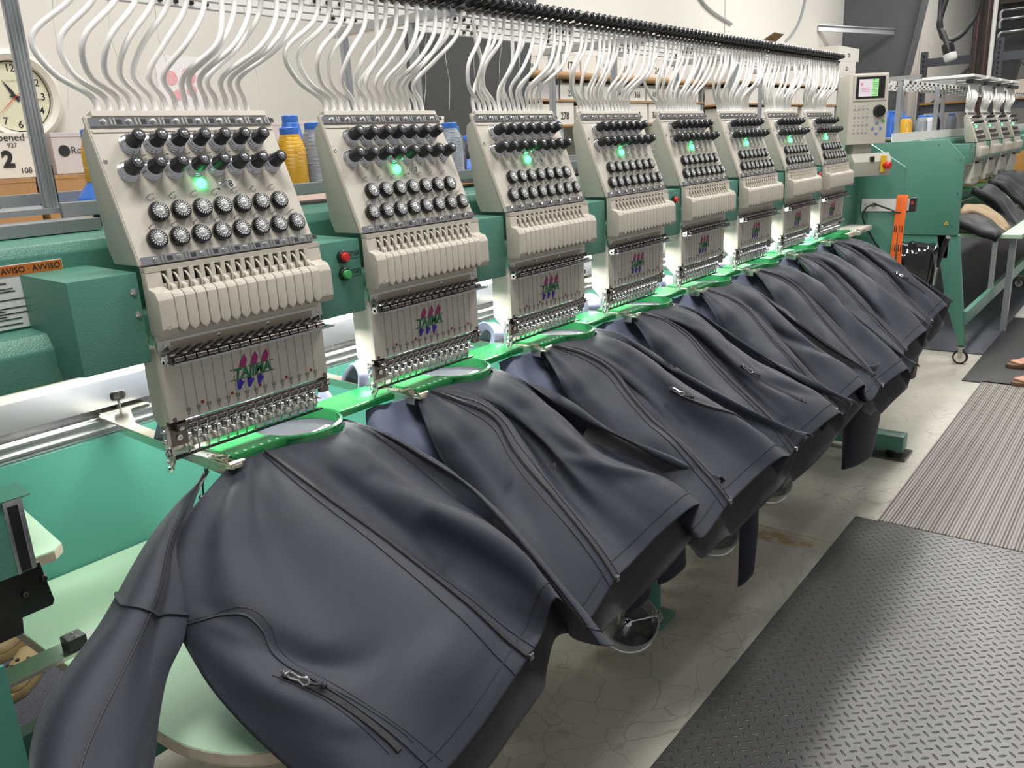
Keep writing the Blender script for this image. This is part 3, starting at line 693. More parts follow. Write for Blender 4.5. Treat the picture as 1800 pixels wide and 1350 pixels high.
    for x in (.012,.108,.206,.316): b.lathe([(.0030,.003),(.0030,.0042),(.0008,.005)],(x,0,1.1765),(0,-1,0),10)
    b.obj('strip_screws','chrome',t)
    b=B(); b.box((.022,-.004,1.1705),(.303,-.003,1.1815)); b.obj('felt_pad','mdf',t)
    b=B(); b.box((.006,-.031,1.1485),(.330,-.029,1.1515)); b.box((.006,-.031,1.149),(.330,-.002,1.1505)); b.lathe([(.007,0),(.007,.002),(.003,.002),(.003,0)],(.0015,-.012,1.1535),(-1,0,0),16)
    b.box((.0015,-.018,1.147),(.004,-.004,1.166)); b.obj('roller_rail','chrome',t,smooth=30)
    rl=None
    for k in range(15):
        x=.018+.0202*k
        if rl is None:
            x0=x; b=B(); b.cyl((x-.0085,-.024,1.1565),(x+.0085,-.024,1.1565),.0048,12); b.cyl((x-.0092,-.012,1.1615),(x+.006,-.020,1.1690),.0046,10)
            rl=b.obj('thread_roller','darksteel',t,smooth=40)
            b=B(); b.lathe([(.0058,0),(.0058,.0025),(.003,.0035),(.0015,.002)],(x-.003,-.016,1.164),(-.35,-.5,.8),14); b.obj('roller_clip','chrome',rl,smooth=40)
        else: copy_tree(rl,(x-x0,0,0),t)
    # flat needle case with brand logo
    nc=B().box((0,0,1.05),(.3255,.012,1.169),bev=.0012).obj('needle_case','beige',t,smooth=30)
    B().prism([(.012,1.169),(.012,1.03),(.03,1.02),(.06,1.05),(.06,1.169)],0,.004,.022,bev=.001).obj('side_arm','beige',t,smooth=30)
    logo(nc)
    b=B(); tri=[]
    for k in range(15):
        x=.033+.0188*k+.0015; z=1.0620
        for (p,q) in (((x-.0042,z+.0055),(x+.0042,z+.0055)),((x+.0042,z+.0055),(x,z-.0068)),((x,z-.0068),(x-.0042,z+.0055))): b.strip([(p[0],-.0007,p[1]),(q[0],-.0007,q[1])],.0005,.0004)
    b.obj('number_triangles','logo_green',nc)
    b=B()
    for k in range(15): text_bm(b,str(15-k),(.0345+.0188*k,-.0009,1.0643),(1,0,0),(0,0,1),.0046,.01)
    b.obj('needle_numbers','ink',nc)
    for k,x in enumerate((.0585,.1155,.172,.229,.285)):
        B().lathe([(.0030,0),(.0030,.0007),(.0005,.0010)],(x+.003,0,1.0705),(0,-1,0),14).obj('red_plug','redmark',nc)
    for x in (.008,.318): B().lathe([(.0034,0),(.0034,.002),(.001,.0026)],(x,0,1.0545),(0,-1,0),12).obj('case_screw','darksteel',nc,smooth=40)
    th=None
    for k in range(15):
        x=.033+.0188*k
        if th is None:
            x0=x; b=B(); b.box((x-.0002,-.0010,1.046),(x+.0002,-.0006,1.148)); th=b.obj('thread','thread_grey',t)
        else: copy_tree(th,(x-x0,0,0),t)
    # bottom clamp rail and presser feet
    b=B(); b.box((.006,-.008,1.0345),(.322,.006,1.0475),bev=.001); b.box((.0,.006,1.008),(.030,.013,1.05)); b.box((.308,.002,1.020),(.3255,.013,1.05)); b.obj('clamp_rail','darksteel',t)
    b=B()
    for x,z in ((.012,1.0395),(.316,1.040)): b.lathe([(.0045,0),(.0045,.004),(.002,.005)],(x,-.008,z),(0,-1,0),12)
    b.lathe([(.0048,0),(.0048,.003),(.0024,.003),(.0024,.001)],(.014,.006,1.022),(0,-1,0),12)
    b.obj('rail_nut','chrome',t,smooth=40)
    cl=ft=None
    for k in range(15):
        x=.033+.0188*k
        if cl is None:
            x0=x; b=B(); zc=1.0405
            P=[(x-.0075,-.010,zc+.004),(x+.004,-.0105,zc+.0045),(x+.0075,-.0105,zc+.001),(x+.0055,-.0105,zc-.004),(x-.0075,-.010,zc-.0045)]
            b.tube(P,.0009,5); cl=b.obj('wire_clip','chrome',t,smooth=50)
            # needle bar, clamp and presser foot
            b=B(); b.cyl((x,.014,1.040),(x,.014,1.008),.0028,12); b.box((x-.0042,.007,1.010),(x+.0042,.019,1.023),bev=.0012); b.cyl((x+.0062,.010,1.012),(x+.0062,.0,1.012),.0026,10)
            b.tube([(x,.014,1.010),(x,.0135,1.000),(x,.0155,.992),(x,.0175,.9865)],lambda u:.0027-.0012*u,8,3)
            b.lathe([(.0014,-.001),(.0036,-.0005),(.0040,.0006),(.0026,.0012),(.0014,.0018)],(x,.0178,.9855),(0,0,1),14)
            ft=b.obj('presser_foot','chrome',t,smooth=45)
        else: copy_tree(cl,(x-x0,0,0),t); copy_tree(ft,(x-x0,0,0),t)
    b=B(); b.prism([(.022,1.03),(.022,.995),(.030,.985),(.034,.985),(.034,1.03)],0,.006,.312,bev=.001); b.obj('cutter_bar','steel',t)
    b=B(); b.box((.004,.014,.9835),(.316,.020,.9865)); b.obj('lower_rail','black',t)
    # side bracket with bolts
    b=B(); b.box((-.008,.004,1.005),(-.001,.018,1.045),bev=.001); b.prism([(-.002,1.01),(.012,1.005),(.02,.985),(.012,.970),(.0,.985)],0,-.006,-.001,bev=.001)
    b.obj('side_bracket','steel',t,smooth=30)
    b=B()
    for y,z,r in ((.010,1.036,.0045),(.010,1.020,.0045),(.006,1.000,.007),(.010,.985,.0035)): b.lathe([(r,0),(r,.003),(r*.6,.0045),(r*.3,.003)],(-.008,y,z),(-1,0,0),14)
    b.obj('bracket_bolt','chrome',t,smooth=40)
    return t
HL=['largest and nearest beige embroidery head, handwritten 8 beside its green lamp','embroidery head with handwritten 7 beside its green lamp, second nearest','embroidery head marked 6, third from the near end of the long row','embroidery head marked 5, fourth from the near end, red stop button to its right','embroidery head marked 4, right of the first far red stop button','third embroidery head counted back from the control panel in the long row','second embroidery head counted back from the control panel, red stop button to its right','last embroidery head of the long row, right beside the control panel']
H0=make_head(); H0['label']=HL[0]
heads=[H0]
for i in range(1,8):
    h=copy_tree(H0,(.45*i,.05,.98)); h['label']=HL[i]; heads.append(h)
for i,h in enumerate(heads):
    n=str(8-i)
    b=B(); b.lathe([(.0095,0),(.0095,.0003)],pan(.197+.45*i,.1125),UNv,20); d=b.obj('number_sticker','white',h,(.45*i,.05,.98))
    b=B(); text_bm(b,n,pan(.197+.45*i,.1125,.0006),UXv,UYv,.017,.005); b.obj('handwritten_number','ink',d,(.45*i,.05,.98))
# thread tubes, each with its own sag
def tubes(h,X,top0,step,seed,org,r=.0046,ztop=1.752,sc=1.0):
    rr=random.Random(seed); lean=rr.uniform(-.012,.012); prev=1.0
    for k in range(15):
        bx=X+.020+.0195*k; by,bz=.094,1.530
        tx=top0+step*(k+.5); ty=.095
        prev=.55*prev+.45*rr.uniform(.65,1.35); side=-(.016+.070*max(0,1-k/9.0))*prev+lean
        if rr.random()<.06: side=-side*.5
        fwd=rr.uniform(-.035,.004)
        zt=ztop-bz
        P=[Vector((bx,by,bz-.004)),Vector((bx-.003,by+.004,bz+.028)),Vector((bx+side*.55-.012,by+fwd*.4,bz+zt*.28)),
           Vector((bx*.55+tx*.45+side,by+fwd,bz+zt*.50)),Vector((bx*.12+tx*.88+side*.22,ty+fwd*.4,bz+zt*.76)),Vector((tx,ty,ztop+.002))]
        b=B(); b.tube(P,lambda u:(.0062 if u<.10 else r),8,6); b.obj('thread_tube','tube',h,org,smooth=60)
for i,h in enumerate(heads):
    tubes(h,.45*i,.013+.45*i+.006,.438/15,20+i,(.45*i,.05,.98))
# ------------------------------------------------------------------ hoops and frame arms
RC=(.268,.037); RR=.0875
def make_hoop():
    t=thing('embroidery_hoop','x','hoop',(.27,.04,.945),'green hoops clamped in the row')
    b=B(); n=56
    prof=[(RR-.006,.945),(RR,.945),(RR,.966),(RR-.006,.968)]
    rg=[[b.bm.verts.new((RC[0]+r*math.cos(a*math.tau/n),RC[1]+r*math.sin(a*math.tau/n),z)) for a in range(n)] for r,z in prof]
    for i in range(4):
        for k in range(n): b.bm.faces.new([rg[i][k],rg[i][(k+1)%n],rg[(i+1)%4][(k+1)%n],rg[(i+1)%4][k]])
    b.obj('hoop_ring','hoop',t,smooth=50)
    pl=[(.088,-.020),(.196,-.020),(.222,-.040),(.200,.0),(.186,.037),(.190,.07),(.196,.098),(.092,.098)]
    b=B(); b.prism(pl,2,.963,.968,bev=.0008); b.box((.088,-.022,.955),(.205,-.017,.966)); b.obj('hoop_bracket','hoop',t)
    pr=[(.352,.010),(.495,.012),(.505,.026),(.505,.105),(.335,.105),(.350,.075),(.3555,.037)]
    b=B(); b.prism(pr,2,.963,.968,bev=.0008); b.box((.352,.008,.955),(.50,.013,.966)); b.obj('hoop_bracket','hoop',t)
    b=B()
    for k in range(7): b.lathe([(.003,0),(.003,.0006)],(.085+.017*k,-.012,.968),(0,0,1),10)
    b.obj('locating_holes','mint',t)
    return t
def make_arm():
    t=thing('hoop_holder','x','hoop holder',(.075,.3,.945),'metal holders carrying the hoops')
    B().prism([(.118,.50),(.092,.46),(.084,.36),(.064,-.035),(.066,-.05),(.086,-.05),(.092,.02),(.108,.34),(.15,.44),(.20,.50)],2,.957,.961,bev=.0006).obj('arm_plate','clampmetal',t)
    B().prism([(.084,.36),(.064,-.035),(.0665,-.035),(.0865,.36)],2,.943,.957).obj('arm_flange','clampmetal',t)
    b=B(); b.box((.064,-.055,.961),(.084,.045,.966),bev=.001); b.cyl((.062,-.05,.967),(.090,-.05,.967),.004,10); b.box((.066,-.02,.966),(.082,.0,.971),bev=.001); b.obj('hoop_clip','clampmetal',t,smooth=30)
    b=B()
    for q in range(5): b.lathe([(.002,0),(.002,.0008)],(.075,-.03+.016*q,.966),(0,0,1),8)
    b.obj('clip_holes','ink',t)
    b=B(); b.lathe([(.006,.0),(.006,.016),(.016,.018),(.018,.024),(.018,.032),(.014,.035),(.001,.035)],(.150,.49,.961),(0,0,1),10); b.obj('clamp_knob','black',t,smooth=30)
    B().box((.10,.455,.952),(.20,.50,.962),bev=.002).obj('arm_foot','clampmetal',t)
    return t
HO=make_hoop(); AR=make_arm()
for i in range(8):
    o=HO if i==0 else copy_tree(HO,(.27+.45*i,.04,.945)); o['label']='green round hoop with side plates under '+HN[i]
AL=['metal hoop holder with black clamp knob, at the near end before the first head','metal hoop holder between the first and second head','metal hoop holder between the second and third head','metal hoop holder between the third and fourth head','metal hoop holder between the fourth and fifth head','metal hoop holder just before the third head from the control panel','metal hoop holder just before the second head from the control panel','metal hoop holder between the last two heads by the control panel','metal hoop holder beyond the last head by the control panel']
for i in range(9):
    o=AR if i==0 else copy_tree(AR,(.075+.45*i,.3,.945)); o['label']=AL[i]
# tension loop cord hanging from the near arm
o=B().tube([(.07,.03,.945),(.055,.03,.92),(.05,.025,.90)],.0016,6,3).obj('cord_toggle','black',None,(.07,.03,.945)); tag(o,'small black cord with toggle hanging below the nearest frame arm','cord')
B().box((.042,.02,.872),(.054,.030,.902),bev=.003).obj('toggle','black',o,(.07,.03,.945))
J8=[[[0.075, 0.048, 0.935], [-0.029, -0.029, 0.919], [-0.098, -0.091, 0.884], [-0.136, -0.146, 0.839], [-0.14, -0.207, 0.794], [-0.148, -0.269, 0.753], [-0.14, -0.325, 0.713], [-0.125, -0.376, 0.672], [-0.106, -0.425, 0.63]], [[0.092, 0.034, 0.935], [-0.005, -0.088, 0.915], [-0.055, -0.16, 0.875], [-0.079, -0.224, 0.833], [-0.089, -0.282, 0.792], [-0.091, -0.337, 0.751], [-0.08, -0.387, 0.711], [-0.07, -0.435, 0.67], [-0.064, -0.48, 0.628]], [[0.117, 0.003, 0.935], [0.057, -0.117, 0.904], [0.042, -0.194, 0.862], [0.039, -0.261, 0.819], [0.036, -0.321, 0.776], [0.035, -0.376, 0.732], [0.032, -0.427, 0.688], [0.028, -0.475, 0.645], [0.025, -0.52, 0.601]], [[0.15, -0.026, 0.935], [0.159, -0.107, 0.909], [0.177, -0.17, 0.876], [0.197, -0.228, 0.84], [0.213, -0.285, 0.802], [0.23, -0.338, 0.763], [0.248, -0.389, 0.722], [0.265, -0.438, 0.679], [0.287, -0.485, 0.635]], [[0.188, -0.025, 0.935], [0.204, -0.095, 0.907], [0.229, -0.15, 0.871], [0.251, -0.203, 0.832], [0.271, -0.256, 0.792], [0.288, -0.311, 0.753], [0.308, -0.362, 0.714], [0.334, -0.411, 0.673], [0.37, -0.456, 0.632]], [[0.232, -0.026, 0.935], [0.259, -0.095, 0.925], [0.288, -0.153, 0.904], [0.305, -0.216, 0.877], [0.325, -0.272, 0.846], [0.35, -0.322, 0.81], [0.37, -0.371, 0.771], [0.385, -0.42, 0.73], [0.393, -0.467, 0.687]], [[0.276, -0.03, 0.935], [0.332, -0.07, 0.913], [0.373, -0.118, 0.876], [0.406, -0.169, 0.835], [0.425, -0.227, 0.791], [0.444, -0.286, 0.751], [0.458, -0.343, 0.709], [0.466, -0.398, 0.664], [0.468, -0.45, 0.617]], [[0.372, 0.021, 0.935], [0.393, -0.077, 0.923], [0.42, -0.151, 0.886], [0.441, -0.222, 0.844], [0.442, -0.293, 0.797], [0.441, -0.358, 0.747], [0.441, -0.419, 0.696], [0.442, -0.476, 0.644], [0.44, -0.529, 0.592]]]
S8=[[[0.069, 0.042, 0.935], [-0.024, -0.013, 0.916], [-0.102, -0.055, 0.894], [-0.161, -0.085, 0.862], [-0.218, -0.113, 0.836], [-0.274, -0.148, 0.818], [-0.323, -0.181, 0.799], [-0.361, -0.219, 0.776], [-0.387, -0.262, 0.748]], [[0.07, 0.041, 0.935], [-0.042, -0.058, 0.932], [-0.115, -0.107, 0.909], [-0.176, -0.154, 0.885], [-0.231, -0.192, 0.863], [-0.28, -0.224, 0.843], [-0.324, -0.255, 0.823], [-0.358, -0.29, 0.798], [-0.382, -0.327, 0.771]], [[0.072, 0.043, 0.935], [-0.037, -0.064, 0.932], [-0.104, -0.12, 0.908], [-0.157, -0.176, 0.88], [-0.207, -0.218, 0.857], [-0.251, -0.254, 0.833], [-0.288, -0.289, 0.809], [-0.317, -0.324, 0.783], [-0.342, -0.358, 0.757]], [[0.074, 0.044, 0.935], [-0.027, -0.055, 0.927], [-0.089, -0.106, 0.898], [-0.133, -0.159, 0.864], [-0.179, -0.202, 0.835], [-0.221, -0.243, 0.809], [-0.255, -0.281, 0.783], [-0.284, -0.319, 0.756], [-0.31, -0.353, 0.729]], [[0.078, 0.043, 0.935], [-0.018, -0.055, 0.922], [-0.072, -0.109, 0.886], [-0.106, -0.163, 0.847], [-0.144, -0.209, 0.812], [-0.193, -0.243, 0.791], [-0.231, -0.28, 0.766], [-0.261, -0.317, 0.738], [-0.289, -0.351, 0.712]]]
J7=[[[0.148, 0.037, 0.935], [0.069, -0.066, 0.9], [0.048, -0.119, 0.848], [0.045, -0.166, 0.795], [0.04, -0.217, 0.747], [0.027, -0.276, 0.708], [0.024, -0.33, 0.668], [0.029, -0.381, 0.628], [0.038, -0.429, 0.587]], [[0.162, 0.021, 0.935], [0.103, -0.092, 0.905], [0.09, -0.158, 0.86], [0.081, -0.218, 0.814], [0.07, -0.275, 0.769], [0.055, -0.332, 0.728], [0.044, -0.384, 0.685], [0.036, -0.433, 0.643], [0.03, -0.479, 0.6]], [[0.18, -0.003, 0.935], [0.19, -0.084, 0.92], [0.199, -0.15, 0.887], [0.165, -0.219, 0.846], [0.145, -0.279, 0.806], [0.137, -0.334, 0.765], [0.134, -0.385, 0.724], [0.13, -0.434, 0.683], [0.123, -0.479, 0.641]], [[0.219, -0.01, 0.935], [0.234, -0.081, 0.913], [0.247, -0.14, 0.876], [0.245, -0.199, 0.834], [0.232, -0.257, 0.792], [0.223, -0.313, 0.752], [0.22, -0.365, 0.711], [0.221, -0.414, 0.67], [0.22, -0.461, 0.628]], [[0.275, -0.009, 0.935], [0.26, -0.097, 0.914], [0.262, -0.161, 0.881], [0.254, -0.223, 0.844], [0.249, -0.28, 0.806], [0.256, -0.331, 0.768], [0.274, -0.379, 0.73], [0.293, -0.425, 0.691], [0.321, -0.469, 0.651]], [[0.341, 0.012, 0.935], [0.313, -0.094, 0.923], [0.313, -0.166, 0.894], [0.306, -0.235, 0.861], [0.307, -0.295, 0.825], [0.33, -0.345, 0.787], [0.373, -0.39, 0.75], [0.421, -0.434, 0.712], [0.441, -0.482, 0.668]], [[0.388, 0.033, 0.935], [0.373, -0.068, 0.919], [0.391, -0.131, 0.88], [0.403, -0.192, 0.838], [0.415, -0.252, 0.795], [0.446, -0.306, 0.757], [0.494, -0.356, 0.718], [0.547, -0.405, 0.678], [0.57, -0.458, 0.631]], [[0.427, 0.052, 0.935], [0.401, -0.064, 0.932], [0.402, -0.139, 0.898], [0.406, -0.207, 0.862], [0.427, -0.267, 0.825], [0.463, -0.32, 0.787], [0.509, -0.37, 0.747], [0.564, -0.417, 0.707], [0.632, -0.463, 0.666]]]
HEMS=[(0.62, -0.52, 0.65), (0.6, -0.52, 0.63), (0.48, -0.495, 0.63), (0.43, -0.545, 0.58), (0.4, -0.5, 0.64), (0.5, -0.47, 0.655)]
# ------------------------------------------------------------------ jackets
def cr(p,t):
    n=len(p)-1; f=t*n; i=min(int(f),n-1); t=f-i
    p0,p1,p2,p3=p[max(i-1,0)],p[i],p[i+1],p[min(i+2,n)]
    return .5*((2*p1)+(p2-p0)*t+(2*p0-5*p1+4*p2-p3)*t*t+(3*p1-p0-3*p2+p3)*t**3)
class Net:
    def __init__(s,L): s.L=[[Vector(p) for p in l] for l in L]
    def P(s,u,v): return cr([cr(l,v) for l in s.L],u)
    def N(s,u,v):
        e=.01; a=s.P(min(u+e,1),v)-s.P(max(u-e,0),v); b=s.P(u,min(v+e,1))-s.P(u,max(v-e,0)); n=a.cross(b)
        if n.length<1e-9: return Vector((0,-.6,.8))
        n.normalize(); return -n
def sheet(name,net,nu,nv,m,parent,disp=None,u0=0,u1=1,v0=0,v1=1,th=.0022,lvl=0):
    b=B(); V=[]
    for i in range(nu+1):
        u=u0+(u1-u0)*i/nu; r=[]
        for j in range(nv+1):
            v=v0+(v1-v0)*j/nv; p=net.P(u,v)
            if disp: p=p+net.N(u,v)*disp(u,v,p)
            r.append(b.bm.verts.new(p))
        V.append(r)
    for i in range(nu):
        for j in range(nv): b.bm.faces.new([V[i][j],V[i+1][j],V[i+1][j+1],V[i][j+1]])
    o=b.obj(name,m,parent,smooth=180)
    sm=o.modifiers.new('thick','SOLIDIFY'); sm.thickness=th; sm.offset=0
    return o
def along(net,u_of_v,disp,n=40,v0=0.,v1=1.,off=.001):
    P=[]
    for k in range(n+1):
        v=v0+(v1-v0)*k/n; u=u_of_v(v) if callable(u_of_v) else u_of_v
        nn=net.N(u,v); p=net.P(u,v)
        P.append((p+nn*((disp(u,v,p) if disp else 0)+off),nn))
    return P
def ribbon(name,pts,w_,th,m,parent):
    b=B(); rows=[]
    for i,(p,nn) in enumerate(pts):
        t=(pts[min(i+1,len(pts)-1)][0]-pts[max(i-1,0)][0]).normalized(); sd=t.cross(nn).normalized()
        rows.append([b.bm.verts.new(p+sd*a*w_/2+nn*c*th/2) for a,c in ((-1,-1),(-.7,1),(.7,1),(1,-1))])
    for i in range(len(rows)-1):
        for k in range(4): b.bm.faces.new([rows[i][k],rows[i][(k+1)%4],rows[i+1][(k+1)%4],rows[i+1][k]])
    return b.obj(name,m,parent,smooth=60)
def uvline(net,disp,pts,n,off):
    P=[]
    for k in range(n+1):
        q=cr([Vector((a,b,0)) for a,b in pts],k/n); nn=net.N(q.x,q.y); p=net.P(q.x,q.y); P.append((p+nn*(disp(q.x,q.y,p)+off),nn))
    return P
def make_jacket(i,L,label,uz,pocket=None,seed=0,sleeve=None,hang=True,seam=None):
    X=.45*i; sft=Vector((X,0,0))
    net=Net([[Vector(p)+sft for p in l] for l in L])
    t=thing('softshell_jacket',label,'jacket',(X+.3,-.2,.70),'navy softshell jackets hanging from the hoops')
    rr=random.Random(seed); ph=[rr.uniform(0,6.28) for _ in range(6)]
    CR=[]
    for k in range(7):
        u0=rr.uniform(.08,.8); v0=rr.uniform(.12,.6); CR.append((u0,v0,u0+rr.uniform(-.10,.16),min(.95,v0+rr.uniform(.18,.4)),rr.uniform(.010,.020),rr.uniform(.004,.010)*rr.choice((-1,1,1))))
    if i==0: CR=CR[:3]+[(.55,.52,.575,.90,.020,-.016),(.60,.50,.62,.93,.020,.014),(.12,.10,.20,.52,.026,.010),(.20,.12,.30,.70,.030,-.009),(.27,.10,.33,.85,.026,.008),(.05,.50,.16,.78,.022,.010),(.10,.48,.24,.62,.018,-.007),(.44,.05,.50,.6,.020,.008),(.68,.2,.70,.75,.022,-.012),(.30,.72,.33,.96,.014,.007)]
    def creases(u,v):
        r=0
        for (a,b_,c,d,w_,am) in CR:
            ax,ay=a*.5,b_*.62; dx,dy=c*.5-ax,d*.62-ay; px,py=u*.5-ax,v*.62-ay
            f=max(0,min(1,(px*dx+py*dy)/(dx*dx+dy*dy))); q=((px-f*dx)**2+(py-f*dy)**2)/(w_*w_)
            if q<6: r+=am*math.exp(-q)*(.35+.65*math.sin(math.pi*min(1,max(0,.08+.84*f))))
        return r*min(1,u*8)
    def disp(u,v,p):
        pl=(1-v)**3*(.0070*math.sin(u*36+ph[0]+2*math.sin(u*7+ph[1]))+.0030*math.sin(u*75+ph[2]))*min(1,v*9)
        q=Vector((p.x*3.2+seed*3,p.y*2.0+p.z*2,seed*1.7)); big=noise.noise(q)*.018*math.sin(math.pi*min(1,v*1.1))*min(1,u*6)
        eg=min(1,u*7); q2=u*9.5+ph[3]*.5+.8*math.sin(v*3+ph[4]); fold=(.015*(.55-abs(math.sin(q2)))+.006*math.sin(u*31+ph[5]+v*2))*max(0,math.sin(math.pi*min(1,v*.93+.03)))**.9*eg
        k=noise.noise(Vector((p.x*14,p.y*7,p.z*7+seed)))*.0035*v
        return pl+big+fold+k+creases(u,v)
    sheet('front_panel',net,84,76,'fabric',t,disp)
    # main zipper with seam lines either side
    zu=lambda v:uz
    zp=ribbon('front_zipper',along(net,zu,disp,60,.01,1.0,.0035),.0105,.005,'zipper',t)
    for d in (-.026,.024,): ribbon('placket_stitch',along(net,lambda v,d=d:uz+d,disp,60,.01,.995,.0018),.0022,.002,'stitch',zp)
    e=along(net,zu,disp,2,.985,1,.006)[-1][0]
    b=B(); b.box((e.x-.004,e.y-.004,e.z-.006),(e.x+.006,e.y+.003,e.z+.006),bev=.001); b.obj('zip_slider','chrome',zp)
    # hem stitching
    b_=[]
    for k in range(81):
        u=k/80; v=.935; nn=net.N(u,v); p=net.P(u,v); b_.append((p+nn*(disp(u,v,p)+.0016),nn))
    ribbon('hem_stitch',b_,.0024,.002,'stitch',t)
    # princess seam on the right hand panel
    ribbon('panel_seam',along(net,lambda v:.78-.10*v*v,disp,40,.12,.93,.0014),.0024,.002,'stitch',t)
    if pocket:
        P=[]
        for k in range(37):
            f=k/36; uv_=cr([Vector((a_,b_,0)) for a_,b_ in pocket],f); u,v=uv_.x,uv_.y; nn=net.N(u,v); p=net.P(u,v); P.append((p+nn*(disp(u,v,p)+.0022),nn))
        pz=ribbon('pocket_zipper',P,.013,.004,'zipper',t)
        t0,n0=P[1]; t1,_=P[4]; d=(t1-t0).normalized(); sd=d.cross(n0).normalized(); b=B()
        q=t0+n0*.006
        b.tube([q,q+d*.008+sd*.004,q+d*.020+sd*.002,q+d*.030+sd*.006,q+d*.036,q+d*.030-sd*.006,q+d*.020-sd*.002,q+d*.008-sd*.004,q],.0014,6,2)
        b.box(tuple(q-Vector((.005,.005,.003))),tuple(q+Vector((.005,.005,.004))),bev=.001); b.obj('zip_puller','chrome',pz,smooth=50)
        b=B(); b.tube([q+d*.036,q+d*.046-sd*.002,q+d*.052-sd*.006],.0026,6,2); b.lathe([(.001,0),(.005,.003),(.005,.008),(.001,.011)],q+d*.050-sd*.005,d,8); b.obj('pull_cord','ink',pz,smooth=50)
    if seam:
        ribbon('armhole_piping',uvline(net,disp,seam,90,.0016),.0045,.0045,'fabric',t)
        q_=[(u+.012,v-.012) for u,v in seam]; ribbon('piping_stitch',uvline(net,disp,q_,90,.0012),.0016,.0016,'stitch',t)
        for du in (-.016,.020): ribbon('pocket_stitch',uvline(net,disp,[(u+du,v) for u,v in pocket],40,.0014),.0018,.0018,'stitch',pz)
    # back panel seen through the hem opening
    top=[];bot=[]
    Rg=[[],[]]
    nb=12; G=[]
    for k in range(nb+1):
        u=.875*(1-k/nb)
        hem=net.P(u,1); row=[]
        a=math.sin(math.pi*min(1,max(0,(k/nb))))
        for j,v in enumerate((.45,.6,.75,.9,1.0)):
            p=net.P(u,v); dep=(.03+.07*(v-.45)/.55)*a+.004
            q=Vector((p.x+.02*a*(v-.45),p.y+.012*a,p.z-dep-.012*a*(v>.95)))
            row.append(q)
        G.append(row)
    bn=Net(G)
    sheet('back_panel',bn,40,24,'lining',t,lambda u,v,p:.006*math.sin(u*17+ph[5])*v)
    # shoulder hanging left of the hoop, lamp glow painted in by paler cloth
    o=Vector((X,0,0))
    SH_old=[[(.035,.085,.945),(.03,.085,.90),(.035,.07,.84),(.05,.05,.79)],[(.062,.065,.945),(.058,.055,.89),(.065,.04,.83),(.085,.01,.77)],[(.09,.05,.945),(.09,.03,.90),(.10,0,.84),(.12,-.04,.78)],[(.12,.04,.94),(.125,.01,.90),(.135,-.03,.84),(.15,-.08,.78)],[(.155,.02,.94),(.155,-.01,.90),(.16,-.06,.85),(.17,-.11,.79)]]
    SH= [[(-0.015, 0.03, 0.943), (-0.024, 0.02, 0.919), (-0.034, 0.0, 0.888), (-0.037, -0.02, 0.862)], [(0.017, 0.025, 0.945), (0.003, 0.0, 0.908), (-0.002, -0.03, 0.865), (-0.002, -0.05, 0.825)], [(0.045, 0.01, 0.949), (0.046, -0.01, 0.903), (0.042, -0.05, 0.854), (0.051, -0.07, 0.804)], [(0.077, 0.0, 0.952), (0.085, -0.02, 0.899), (0.071, -0.07, 0.855), (0.087, -0.09, 0.789)], [(0.115, -0.005, 0.953), (0.122, -0.03, 0.896), (0.092, -0.09, 0.852), (0.095, -0.11, 0.784)],[(.16,-.005,.95),(.17,-.04,.89),(.17,-.10,.83),(.17,-.15,.76)]]
    if i==0: SH=[[(p[0]+.075,p[1]+.02,p[2]-.01) for p in l] for l in SH]
    sn=Net([[Vector(p)+o for p in l] for l in SH])
    if i>0: sheet('shoulder',sn,30,24,'fabric_lamplit',t,lambda u,v,p:.006*math.sin(u*16+ph[1])+noise.noise(p*12)*.008)
    # collar bunched behind the hoop
    CL=[[(.05,.13,.93),(.06,.12,.99),(.07,.16,1.01),(.08,.22,.95)],[(.12,.14,.93),(.12,.13,.975),(.13,.17,.99),(.14,.24,.94)],[(.25,.15,.925),(.25,.14,.95),(.26,.19,.96),(.26,.25,.93)],[(.38,.13,.92),(.38,.13,.95),(.39,.17,.96),(.39,.23,.92)],[(.40,.11,.90),(.42,.11,.95),(.43,.15,.965),(.43,.21,.90)]]
    cn=Net([[Vector(p)+o for p in l] for l in CL])
    sheet('collar',cn,40,16,'fabric_lamplit',t,lambda u,v,p:.010*math.sin(u*26+ph[2])+noise.noise(p*15)*.012)
    # hooped fabric
    b=B(); b.lathe([(RR-.0062,0),(RR-.0062,.001)],(RC[0]+X,RC[1],.9465),(0,0,1),56); fd=b.obj('hooped_fabric','fabric_disc',t)
    b=B(); text_bm(b,'PARK SERVICE',(RC[0]+X+.008,RC[1]-.035,.9482),(.97,.24,0),(-.24,.97,0),.016,.02); b.obj('stitched_lettering','white',fd)
    b=B(); b.add([(RC[0]+X-.055,RC[1]-.05,.9481),(RC[0]+X-.035,RC[1]-.055,.9481),(RC[0]+X-.03,RC[1]-.025,.9481),(RC[0]+X-.05,RC[1]-.02,.9481)],[(0,1,2,3)]); b.obj('stitched_emblem','plastic_blue',fd)
    if sleeve: sleeve(t,X,net,disp)
    return t,net
J7o=None
RING=[(RC[0]+(RR+.0015)*math.cos(math.radians(a)),RC[1]+(RR+.0015)*math.sin(math.radians(a)),.951) for a in (190,215,235,235,262,290,322,358)]
for _k,_p in enumerate([(.084,-.0225,.957),(.103,-.0225,.957),(.125,-.0225,.957),(.150,-.0232,.957),(.200,-.030,.955)]): RING[_k]=_p
